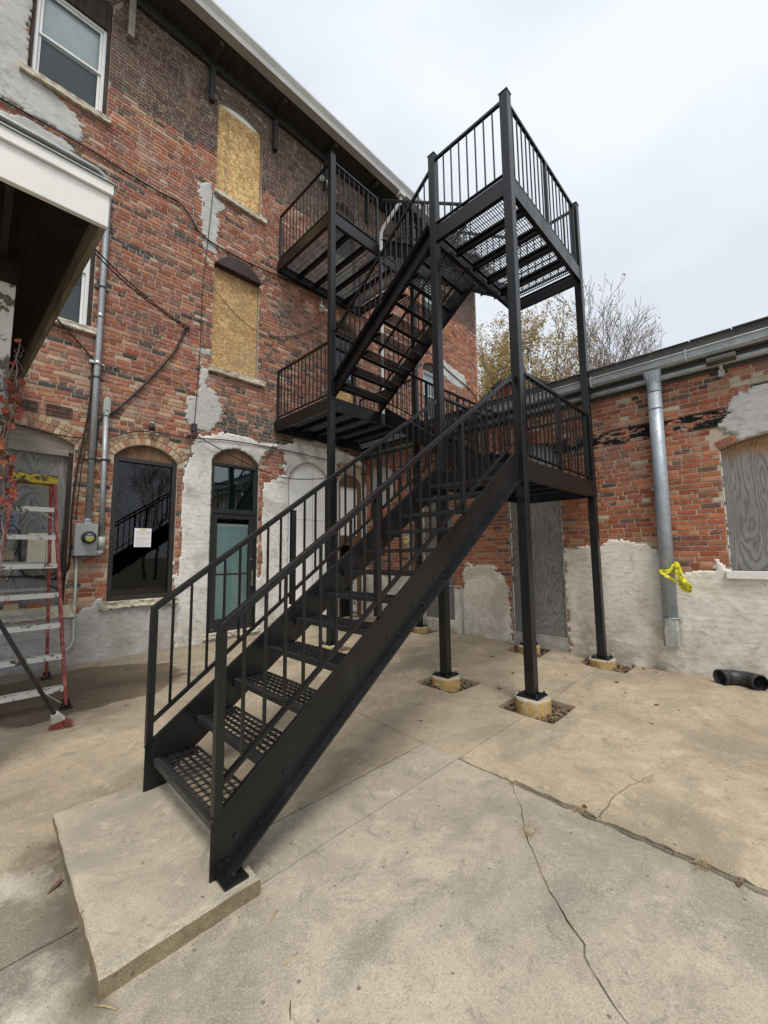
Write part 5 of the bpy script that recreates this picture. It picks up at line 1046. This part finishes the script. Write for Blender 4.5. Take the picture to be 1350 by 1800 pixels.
q = MB(); FL.box(q, 1.09, 1.185, 1.855, 1.905, .2035, .206); FL.box(q, 1.10, 1.175, 1.875, 1.892, .2065, .208, 1); obj('dial_plate', q, [M['pvc'], M['ink']], rg)
q = MB(); q.tube([FL.p(1.137, 1.855, .2), FL.p(1.137, 1.855, .235), FL.p(1.137, 1.855, .25)], [.068, .062, .04], 20); obj('glass_cover', q, M['glass'], rg)
conduit([(1.27, 3.68, .05), (1.285, 2.6, .05), (1.30, 1.86, .05)], .034, 'service_conduit', 'shorter galvanised conduit with a capped elbow head beside the tinted window', straps=((1.278, 3.0),))
q = MB(); q.prism([FL.p(1.225, 3.70, .015), FL.p(1.315, 3.70, .015), FL.p(1.315, 3.90, .015), FL.p(1.29, 3.945, .015), FL.p(1.25, 3.945, .015), FL.p(1.225, 3.90, .015)], FL.N*.075); q.tube([FL.p(1.27, 3.66, .05), FL.p(1.27, 3.71, .05)], .043, 12); FL.box(q, 1.245, 1.295, 3.74, 3.90, .09, .10); tag(obj('pipe_elbow_fitting', q, M['meterbox'], bevel=.012), 'grey oblong conduit head on a pale mortar spot above the short conduit', 'conduit fitting')
q = MB(); q.tube([FL.p(1.30, 1.87, .05), FL.p(1.302, 1.69, .05)], .05, 14); q.tube([FL.p(1.302, 1.70, .05), FL.p(1.302, 1.655, .05), FL.p(1.285, 1.64, .05), FL.p(1.245, 1.64, .05)], .042, 12); tag(obj('conduit_elbow', q, M['pvc']), 'pale grey elbow joining the short conduit to the meter box', 'conduit fitting')
conduit([(1.03, 1.60, .04), (1.04, .9, .04), (1.05, .46, .045), (1.03, .38, .05), (.98, .33, .055), (.9, .30, .06), (.5, .29, .06), (-.6, .25, .06)], .017, 'ground_conduit', 'thin pale conduit dropping from the meter box and turning along the plinth', mat='pvc', n=8)
# gear on the weathered board behind the ladder
q = MB(); FL.box(q, .505, .83, 1.44, 1.905, -.088, .05); EB = tag(obj('utility_box', q, M['cream'], bevel=.008), 'cream ribbed utility box on the plywood behind the ladder', 'utility box')
for i in range(7): q = MB(); a = .515+i*.024; FL.box(q, a, a+.012, 1.452, 1.893, .05, .056); obj('rib', q, M['cream'], EB)
q = MB(); FL.box(q, .69, .694, 1.445, 1.90, .05, .052); FL.box(q, .72, .735, 1.66, 1.675, .05, .056); obj('door_seam', q, M['laddark'], EB)
HB = thing('vent_hood', (.27, 0, 1.95), 'blue-grey louvred vent hood on the plywood behind the ladder', 'vent')
q = MB(); FL.box(q, .14, .40, 1.94, 2.19, -.088, -.04); obj('hood_back', q, M['slategrey'], HB)
for i in range(4): q = MB(); z_ = 1.955+i*.057; q.add([FL.p(.15, z_, .015), FL.p(.37, z_, .015), FL.p(.37, z_+.05, -.04), FL.p(.15, z_+.05, -.04), FL.p(.15, z_, .01), FL.p(.37, z_, .01)], [(0, 1, 2, 3), (0, 4, 5, 1)]); obj('louvre', q, M['slategrey'], HB, fix=False)
q = MB(); FL.box(q, .27, .385, 1.555, 1.675, -.088, -.03); tag(obj('switch_box', q, M['olive'], bevel=.004), 'small olive switch box on the plywood left of the cream box', 'switch box')
cable([(.34, 2.02, -.04), (.42, 1.9, -.05), (.41, 1.70, -.05), (.385, 1.62, -.05)], -.05, .010, 'black wire looping from the vent hood to the olive box')
cable([(.43, 1.9, -.06), (.44, 1.6, -.06), (.47, 1.42, -.06), (.52, 1.345, -.06), (.62, 1.33, -.06), (.8, 1.36, -.05), (.93, 1.45, -.03), (.965, 1.75, .02)], -.06, .013, 'black cable loop hanging below the cream box')
cable([(-.1, 1.36, -.06), (.2, 1.35, -.06), (.4, 1.34, -.06), (.55, 1.33, -.055), (.72, 1.30, -.05), (.9, 1.30, -.04), (.96, 1.5, .01)], -.06, .013, 'black cable running level along the plywood under the boxes')
cable([(.36, 1.55, -.06), (.36, 1.45, -.06), (.33, 1.30, -.06)], -.06, .007, 'short white cord under the olive box', mat='pvc')
for x, lab in ((.165, 'red drink can at the far end of the stone sill by the porch post'), (.36, 'red drink can on the stone sill beside the tan block')):
    q = MB(); c = FL.p(x, .932, .02); q.tube([c, c+Vector((0, 0, .004)), c+Vector((0, 0, .105)), c+Vector((0, 0, .12))], [.027, .033, .033, .027], 16); q.tube([c+Vector((0, 0, .12)), c+Vector((0, 0, .123))], .027, 16, 1); tag(obj('drink_can', q, [M['can'], M['zinc']]), lab, 'can', 'cans on the stone sill')
q = MB(); FL.box(q, .32, .46, .93, 1.0, .025, .075); tag(obj('wood_block', q, M['looseblock'], bevel=.004), 'tan wood block on the stone sill behind the ladder', 'block')
q = MB(); FL.box(q, .53, .70, .93, .985, -.03, .055); tag(obj('loose_brick', q, M['loosebrick'], bevel=.005), 'loose red brick lying on the stone sill behind the ladder', 'brick')
# paper notice taped to the tinted glass
NP = thing('paper_notice', (1.865, .0, 1.73), 'white paper notice with a yellow heading taped to the tinted glass', 'notice')
q = MB(); FL.box(q, 1.748, 1.984, 1.728, 2.02, -.0785, -.077); obj('sheet', q, M['paper'], NP)
q = MB(); FL.box(q, 1.825, 1.905, 1.985, 2.008, -.0769, -.0762); obj('heading', q, M['inkyellow'], NP)
q = MB(); rn = random.Random(8)
for i in range(13):
    z_ = 1.965-i*.0175; x = 1.768
    if i == 4: continue
    while x < 1.955-(.07 if i in (3, 9) else 0): l_ = rn.uniform(.008, .03); FL.box(q, x, min(x+l_, 1.965), z_, z_+.004, -.0769, -.0764); x += l_+.006
FL.box(q, 1.94, 1.958, 1.94, 1.957, -.0769, -.0763); tag(obj('small_print', q, M['ink'], NP, fix=False), kind='stuff')
def floodlight(s_, z_, label):
    f = thing('flood_light', tuple(FL.p(s_, z_, 0)), label, 'flood light', 'twin flood lights above the landings')
    q = MB(); FL.box(q, s_-.05, s_+.05, z_+.02, z_+.12, .0, .04); q.tube([FL.p(s_, z_+.12, .02), FL.p(s_, z_+.42, .02)], .009, 8); obj('wall_plate', q, M['lampwhite'], f, bevel=.006)
    for k in (-1, 1):
        a, b = FL.p(s_+k*.05, z_+.02, .05), FL.p(s_+k*.10, z_-.07, .14); q = MB(); q.tube([FL.p(s_, z_+.06, .03), a, lerp(a, b, .2)], .014, 8); q.tube([lerp(a, b, .15), lerp(a, b, .5), b], [.026, .04, .058], 14); h = obj('lamp_head', q, M['lampwhite'], f); q = MB(); q.tube([b, Vector(b)+(Vector(b)-Vector(a)).normalized()*.004], .05, 14); obj('lens', q, M['lens'], h)
floodlight(5.22, 7.08, 'white twin flood light under the top landing'); floodlight(5.22, 10.28, 'white twin flood light beside the top door under the eaves')
# ------------------------------------------------------------------ things on the low building
DS = thing('downspout', (XR-.1, -5.95, .36), 'fat round galvanised downspout with a square boot on the cream wall', 'downspout')
q = MB(); q.tube([FR.p(5.955, 3.80, .10), FR.p(5.945, 2.4, .10), FR.p(5.935, .70, .10)], .083, 20); obj('pipe', q, M['galv'], DS)
q = MB(); sq = [(-.10, -.075), (.10, -.075), (.10, .085), (-.10, .085)]
def loft(mb, A_, B_, n=20, mi=0):
    mb.add(A_+B_, [(i, (i+1) % n, n+(i+1) % n, n+i) for i in range(n)], mi, False)
def sqring(s_, z_, d_, hw, hd, n=20):
    out = []
    for i in range(n):
        t = 2*math.pi*i/n; c, s2 = math.cos(t), math.sin(t); k = 1/max(abs(c), abs(s2)); out.append(FR.p(s_+c*k*hw, z_, d_+s2*k*hd))
    return out
def rring(s_, z_, d_, r_, n=20): return [FR.p(s_+r_*math.cos(2*math.pi*i/n), z_, d_+r_*math.sin(2*math.pi*i/n)) for i in range(n)]
loft(q, sqring(5.955, 4.035, .16, .105, .055), rring(5.955, 3.86, .10, .088)); loft(q, rring(5.955, 3.86, .10, .088), rring(5.955, 3.76, .10, .088)); obj('outlet', q, M['galv'], DS)
for z_ in (3.76, 3.52, .71):
    q = MB(); q.tube([FR.p(5.954, z_-.008, .10), FR.p(5.954, z_+.008, .10)], .088, 20); obj('seam_band', q, M['galv'], DS)
q = MB(); loft(q, rring(5.935, .71, .10, .088), sqring(5.94, .56, .105, .092, .085)); loft(q, sqring(5.94, .56, .105, .092, .085), sqring(5.945, .36, .12, .09, .082)); obj('boot', q, M['galvold'], DS)
q = MB(); FR.box(q, 6.015, 6.05, .64, .69, .05, .12); FR.box(q, 5.83, 5.87, 2.4, 2.43, .0, .1); obj('strap', q, M['galvold'], DS)
# caution tape knotted round the downspout
rt = random.Random(12); TP = thing('caution_tape', tuple(FR.p(6.05, 1.2, .2)), 'yellow caution tape knotted in a bunch on the galvanised downspout', 'tape')
def ribbon(pts, w_, nm='tape_strip', marks=True):
    P_ = []; pts = [Vector(p) for p in pts]
    for i in range(len(pts)-1):
        p0, p1, p2, p3 = pts[max(0, i-1)], pts[i], pts[i+1], pts[min(len(pts)-1, i+2)]
        for k in range(5): t = k/5; P_.append(.5*((2*p1)+(p2-p0)*t+(2*p0-5*p1+4*p2-p3)*t*t+(3*p1-p0-3*p2+p3)*t**3))
    P_.append(pts[-1]); q = MB(); vs = []; mk = MB()
    for i, p in enumerate(P_):
        d = (P_[min(i+1, len(P_)-1)]-P_[max(0, i-1)]).normalized(); a = d.cross(Vector((-1, 0, .2))).normalized(); b = a.cross(d); th = .6*math.sin(i*.9+w_*99); a = a*math.cos(th)+b*math.sin(th); vs += [p-a*w_/2, p+b*.006, p+a*w_/2]
        if marks and 2 < i < len(P_)-2 and i % 3 == 0:
            c = p+b*.0065+Vector((-.004, 0, 0)); mk.add([c-a*w_*.28-d*.006, c-a*w_*.28+d*.004, c+a*w_*.28+d*.006, c+a*w_*.28-d*.004], [(0, 1, 2, 3)])
    fs = [(3*i+j, 3*i+j+1, 3*i+j+4, 3*i+j+3) for i in range(len(P_)-1) for j in (0, 1)]; q.add(vs, fs, 0, True); o = obj(nm, q, M['tape'], TP, fix=False)
    if mk.v: obj('tape_print', mk, M['ink'], o, fix=False)
ribbon([FR.p(5.935+.093*math.sin(a), 1.30+.02*math.cos(a*1.3), .10+.093*math.cos(a)) for a in [i*math.pi/5-1.7 for i in range(10)]], .05)
ribbon([FR.p(5.86, 1.325, .185), FR.p(5.93, 1.285, .20), FR.p(5.99, 1.34, .19), FR.p(6.03, 1.40, .17)], .045, marks=False)
ribbon([FR.p(5.88, 1.30, .19), FR.p(5.95, 1.25, .20), FR.p(6.03, 1.20, .19), FR.p(6.10, 1.18, .18)], .04, marks=False)
for i in range(9):
    c0 = FR.p(6.03, 1.43-.012*i, .12+.02*(i % 3)); k = .045+.010*i; ribbon([c0, c0+Vector((-.05-rt.uniform(0, .03), -.03-k*.25, -.03)), c0+Vector((-.07, -k*.75, -.10-rt.uniform(0, .05))), c0+Vector((-.03, -k-.03, -.22+rt.uniform(-.06, .05))), c0+Vector((.0, -k*.6, -.26))], .05+rt.uniform(-.01, .015))
WP = thing('wall_lamp', tuple(FR.p(6.68, 3.8, 0)), 'flat bronze floodlight on the wall just under the gutter', 'wall lamp')
q = MB(); FR.box(q, 6.64, 6.70, 3.78, 3.86, .0, .05); q.tube([FR.p(6.67, 3.84, .03), FR.p(6.67, 3.92, .10)], .02, 8); obj('wall_mount', q, M['pvc'], WP)
q = MB(); q.prism([FR.p(6.54, 3.90, .02), FR.p(6.54, 3.985, .02), FR.p(6.54, 3.985, .22), FR.p(6.54, 3.93, .22)], FR.U*.29); lc = obj('lamp_case', q, M['lampcase'], WP, bevel=.01)
q = MB(); FR.box(q, 6.55, 6.82, 3.9855, 3.992, .04, .2); obj('case_top', q, M['pvc'], lc)
q = MB(); FR.box(q, 1.33, 1.47, 1.70, 2.05, .004, .10); q.tube([FR.p(1.40, 2.05, .05), FR.p(1.40, 3.7, .05)], .025, 10); q.tube([FR.p(1.40, 1.70, .05), FR.p(1.40, .3, .05)], .02, 10); m2 = tag(obj('wall_meter', q, M['meterbox']), 'smaller electric meter on the low building, seen between the stair treads', 'meter')
q = MB(); q.tube([FR.p(1.40, 1.86, .10), FR.p(1.40, 1.86, .17)], .075, 18); q.tube([FR.p(1.40, 1.86, .17), FR.p(1.40, 1.86, .175)], .066, 18, 1); FR.box(q, 1.36, 1.44, 1.87, 1.895, .175, .18, 2); obj('dial', q, [M['lampwhite'], M['inkyellow'], M['ink']], m2)
conduit([(2.2, .945, .03), (2.60, .945, .03), (2.65, .93, .03), (2.67, .88, .03), (2.67, .08, .03)], .014, 'thin_pipe', 'thin pale pipe bent down the cream wall behind the inner post', mat='pvc', F=FR, n=8, cat='pipe')
# black corrugated elbow on the ground
PE = thing('drain_elbow', (6.36, -6.6, 0), 'black plastic drain elbow lying on the concrete against the cream wall', 'drain pipe')
q = MB(); pc = [(6.31, -6.40, .088), (6.37, -6.45, .088), (6.42, -6.51, .088), (6.435, -6.575, .088), (6.43, -6.64, .088), (6.395, -6.705, .088), (6.335, -6.76, .088)]; rr_ = [.088, .083, .086, .081, .086, .083, .09]
q.tube(pc, rr_, 24, cap=False); q.tube(pc, [a-.008 for a in rr_], 24, cap=False); n_ = 24
for e_ in (0, 6): q.f += [(e_*n_+j, e_*n_+(j+1) % n_, 7*n_+e_*n_+(j+1) % n_, 7*n_+e_*n_+j) for j in range(n_)]; q.mi += [0]*n_; q.sm += [False]*n_
obj('elbow', q, M['hdpe'], PE, fix=False)
for i in (0, 6):
    a, b = Vector(pc[i]), Vector(pc[1 if i == 0 else 5]); u_ = (b-a).normalized(); q = MB(); q.tube([a+u_*.012, a+u_*.03], .094, 24, cap=False); q.tube([a+u_*.075, a+u_*.088], .090, 24, cap=False); obj('rim', q, M['hdpe'], PE, fix=False)
# ------------------------------------------------------------------ trees
def tree(name, loc, label, h, spread, seed, leaves, lean=(0, 0), trunks=3, tw='twig', maxd=6, bare=.0, group=None, fork=(3, 3, 4), env=None, leafy=None):
    rt_ = random.Random(seed); T = thing(name, loc, label, 'tree', group); B_ = Vector(loc); q = MB(); tw_ = MB(); tips = []
    def grow(p, d, L_, r, dep):
        n_ = 4 if dep < 2 else 3; pts = [p]; rs = [r]; c = p.copy(); dd = d.copy()
        for i in range(n_):
            dd = (dd+Vector((rt_.uniform(-1, 1), rt_.uniform(-1, 1), rt_.uniform(-.5, 1)))*.13+Vector((0, 0, .05))).normalized(); c2 = c+dd*(L_/n_)
            if env and i and sum(((c2[k_]-env[0][k_])/env[1][k_])**2 for k_ in range(3)) > rt_.uniform(.8, 1.1) and c2.z > env[0][2]*.6: break
            c = c2; pts.append(c.copy()); rs.append(max(.009, r*(1-.42*(i+1)/n_)))
        (q if dep < 3 else tw_).tube(pts, rs, 7 if dep == 0 else 5 if dep < 3 else 3, cap=False)
        if dep >= 3: tips.extend(pts[1:])
        if dep >= maxd or (len(pts) < n_+1 and dep > 2): return
        nb = rt_.choice(fork)
        for k in range(nb):
            t = rt_.uniform(.35, 1) if k else 1; i = min(len(pts)-1, max(1, int(t*n_+.5))); a = rt_.uniform(0, 6.283); o = dd.orthogonal().normalized(); o = (o*math.cos(a)+dd.cross(o)*math.sin(a))
            s_ = rt_.uniform(.35, .75)*spread; nd = (dd*(1-.3*s_)+o*s_+Vector((lean[0], lean[1], .12))*.5).normalized(); grow(pts[i], nd, L_*rt_.uniform(.58, .8), rs[i]*rt_.uniform(.5, .68), dep+1)
    for k in range(trunks):
        a = 2*math.pi*k/trunks+.6; grow(B_+Vector((math.cos(a), math.sin(a), 0))*.35, Vector((math.cos(a)*.13*spread+lean[0]*.4, math.sin(a)*.13*spread+lean[1]*.4, 1)).normalized(), h*.36, h*.0115, 0)
    obj('trunk', q, M['bark'], T, fix=False); tag(obj('twigs', tw_, M[tw], T, fix=False), kind='stuff')
    if leaves:
        V = []; F_ = []; C_ = []; pal = [(.50, .37, .10), (.56, .44, .15), (.42, .32, .08), (.44, .24, .07), (.30, .28, .08), (.52, .42, .17), (.36, .18, .07)]
        for i in range(leaves):
            p = rt_.choice(tips); p = rt_.choice(tips) if p.z < B_.z+h*.35 else p; hfac = (p.z-B_.z)/h
            if rt_.random() < bare*max(0, hfac-.45)*2.2 or (leafy and rt_.random() > leafy(p)): continue
            p = p+Vector((rt_.gauss(0, .11), rt_.gauss(0, .11), rt_.gauss(0, .10))); s_ = rt_.uniform(.04, .075); a = Vector((rt_.gauss(0, 1), rt_.gauss(0, 1), rt_.gauss(0, .6))).normalized(); b = a.orthogonal().normalized(); c = a.cross(b); k = len(V)
            V += [p-b*s_, p+c*s_*.55+a*s_*.2, p+b*s_, p-c*s_*.55+a*s_*.2]; F_.append((k, k+1, k+2, k+3)); z = rt_.choice(pal); m_ = rt_.uniform(.75, 1.25); C_.append(tuple(min(1, x*m_) for x in z))
        mb = MB(); mb.add(V, F_); o = obj('crown', mb, M['leaf'], T, fix=False); o['kind'] = 'stuff'; ca = o.data.color_attributes.new('bcol', 'FLOAT_COLOR', 'CORNER'); arr = np.ones((len(F_)*4, 4), np.float32); arr[:, :3] = np.repeat(np.array(C_, np.float32), 4, 0); ca.data.foreach_set('color', arr.ravel())
    return T
tree('maple_tree', (20.0, 2.6, -.15), 'yellow-leaved tree behind the low building roof, close to the tall wall', 14.2, .85, 3, 21000, bare=.0, trunks=4, maxd=5, env=((20.0, 2.6, 7.6), (4.4, 4.2, 7.6)))
tree('bare_tree', (19.0, -.8, -.15), 'mostly bare tree sweeping out over the low roof, a few brown leaves left', 13.6, .95, 11, 42000, lean=(0, -.05), trunks=5, bare=.5, maxd=6, fork=(3, 3, 3), env=((19.0, -.55, 7.6), (4.4, 4.2, 7.2)), leafy=lambda p: .02+max(0, min(1, (p.y+2.0)/2.6))*.9)
tree('street_tree', (9.5, -27, -.15), 'bare dark tree across the yard, mirrored in the tinted window', 11, 1.1, 21, 0, trunks=2, maxd=5)
# ------------------------------------------------------------------ small things on the concrete
def leafmesh(mt, s_, seed):
    rr2 = random.Random(seed); q = MB(); P_ = [(0, -1, 0), (.32, -.5, .1), (.42, .1, .22), (.2, .6, .1), (0, 1, .28), (-.22, .6, .16), (-.4, .1, .05), (-.3, -.5, .2)]
    q.add([tuple(c*s_*rr2.uniform(.85, 1.15) for c in p) for p in P_]+[(0, 0, .02*s_)], [(i, (i+1) % 8, 8) for i in range(8)]); return mesh('fallen_leaf', q, M[mt], fix=False)
FLV = [leafmesh('leafbrown', .032, 1), leafmesh('leafbrown', .04, 2), leafmesh('leafbrown', .026, 3)]; FLY = leafmesh('leafyellow', .03, 4)
rl = random.Random(9)
lv = [(5.55, -5.51), (5.23, -5.68), (5.05, -6.01), (6.17, -6.53), (5.40, -4.97), (5.51, -3.86), (3.04, -4.54), (2.70, -6.80), (2.78, -6.07), (.38, -4.50), (4.35, -4.62), (3.2, -3.4), (4.9, -3.2), (5.9, -2.9), (6.35, -5.75), (6.3, -6.2), (5.0, -4.45), (1.55, -1.6), (1.2, -2.2), (2.2, -1.3), (3.4, -1.1), (6.2, -4.65), (6.4, -5.6)]
for x, y in lv:
    o = link('fallen_leaf', rl.choice(FLV), None, (x, y, gz(y)+.006), (rl.uniform(-.3, .3), rl.uniform(-.3, .3), rl.uniform(0, 6))); tag(o, 'small curled brown leaf lying on the yard concrete', 'leaf', 'brown leaves scattered on the concrete')
for x, y, lb in ((4.50, -6.08, 'bright yellow leaf on the concrete in front of the nearest pier'), (5.06, -6.2, 'bright yellow leaf on the concrete towards the black elbow')):
    tag(link('fallen_leaf', FLY, None, (x, y, gz(y)+.006), (.1, .1, 1.2)), lb, 'leaf')
for i, (x, y, a, l_, lb) in enumerate(((1.03, -5.37, .5, .06, 'straw-coloured twig on the concrete just beyond the pad corner'), (.978, -5.588, .15, .07, 'straw-coloured twig lying a step out from the pad'), (.88, -5.736, 1.0, .075, 'thin reddish twig nearest the bottom edge of the picture'), (.43, -5.27, 2.2, .09, 'straw stem lying against the near corner of the pad'))):
    q = MB(); d = Vector((math.cos(a), math.sin(a), 0))*l_/2; c = Vector((x, y, gz(y)+.005)); q.tube([c-d, c+Vector((0, .002, .003)), c+d], .0032, 5); tag(obj('twig', q, M['straw'] if i != 2 else M['leafbrown']), lb, 'twig')
for i, (x, y, n_, lb) in enumerate(((2.34, -5.92, 34, 'dry grass tuft in the slanting crack'), (2.73, -6.07, 26, 'dry grass tuft where the short crack meets the joint'), (2.72, -6.66, 34, 'dry grass tuft in the joint at the right edge'), (2.71, -5.60, 18, 'small dry grass tuft where the two cracks meet'))):
    q = MB()
    for k in range(n_):
        a = rl.uniform(0, 6.28); l_ = rl.uniform(.03, .10); p = Vector((x+rl.uniform(-.02, .02), y+rl.uniform(-.02, .02), gz(y)-.01)); d = Vector((math.cos(a), math.sin(a), 0)); q.tube([p, p+d*l_*.5+Vector((0, 0, l_*.35)), p+d*l_+Vector((0, 0, l_*.25))], [.0016, .0012, .0005], 3, cap=False)
    tag(obj('dry_grass', q, M['straw'], fix=False), lb, 'weed')
# leaf litter and rubble in the pits
def litter(x0, x1, y0, y1, n_, cx, cy, nm='leaf_litter'):
    q = MB()
    for i in range(n_):
        x, y = rl.uniform(x0, x1), rl.uniform(y0, y1)
        if math.hypot(x-cx, y-cy) < .18: continue
        z = gz(y)-.055+rl.uniform(0, .03); s_ = rl.uniform(.015, .04); a = Vector((rl.gauss(0, .5), rl.gauss(0, .5), 1)).normalized(); b = a.orthogonal().normalized(); t = rl.uniform(0, 6.28); u_, v_ = b*math.cos(t)+a.cross(b)*math.sin(t), None; v_ = a.cross(u_); p = Vector((x, y, z))
        if rl.random() < .22: d = u_*s_*2; q.add([p-d-v_*.003, p+d-v_*.003, p+d+v_*.003, p-d+v_*.003, p+Vector((0, 0, .006))], [(0, 1, 4), (1, 2, 4), (2, 3, 4), (3, 0, 4)], 2)
        elif rl.random() < .3: q.add([p+u_*s_*.7, p+v_*s_*.5, p-u_*s_*.7, p-v_*s_*.5, p+a*s_*.6], [(0, 1, 4), (1, 2, 4), (2, 3, 4), (3, 0, 4)], 3)
        else: q.add([p-u_*s_, p+v_*s_*.5+a*s_*.25, p+u_*s_, p-v_*s_*.5+a*s_*.25], [(0, 1, 2, 3)], rl.choice([0, 0, 1]))
    tag(obj(nm, q, [M['leafbrown'], M['leafbrown2'], M['straw'], M['soil']], fix=False), kind='stuff')
for (x, y, zb), n_ in zip(POSTXY.values(), (420, 260, 260, 220, 160, 160)): litter(x-.27, x+.31, y-.31, y+.25, n_, x, y)
q = MB(); q.prism([(3.92, -3.98, .02), (4.06, -4.03, .02), (4.05, -4.10, .045), (3.91, -4.05, .045)], (0, .004, .014)); tag(obj('tile_piece', q, M['looseblock']), 'broken tan tile lying in the pit beside the middle pier', 'tile piece')
# grit along the joints and pad foot
q = MB()
for i in range(620):
    t = rl.random()
    if t < .45: x, y = XJ+rl.gauss(0, .02), rl.uniform(-7.5, -5.4)
    elif t < .75: x, y = rl.uniform(.42, 1.06), -5.235-abs(rl.gauss(0, .03))
    else: x, y = .41-abs(rl.gauss(0, .06)), rl.uniform(-5.3, -4.0)
    s_ = rl.uniform(.0015, .0042); z = gz(y)+.001; q.add([(x-s_, y-s_, z), (x+s_, y-s_*.7, z), (x+s_*.3, y+s_, z), (x, y, z+s_*1.1)], [(0, 1, 3), (1, 2, 3), (2, 0, 3)], rl.choice([0, 0, 1]))
tag(obj('grit', q, [M['slabtan'], M['soil']], fix=False), kind='stuff')
# ------------------------------------------------------------------ bricks last: those seen largest stand as pieces of their own
bpy.context.view_layer.update(); DG = bpy.context.evaluated_depsgraph_get()
def seen(p):
    d = p-CAM; L_ = d.length; hit, loc, nrm, idx, ob, mt = S.ray_cast(DG, CAM, d.normalized(), distance=L_-.035)
    return not hit
build_bricks(FL, LBk, HOUSE, 300, seen); build_bricks(FR, RBk, LOW, 300, seen)
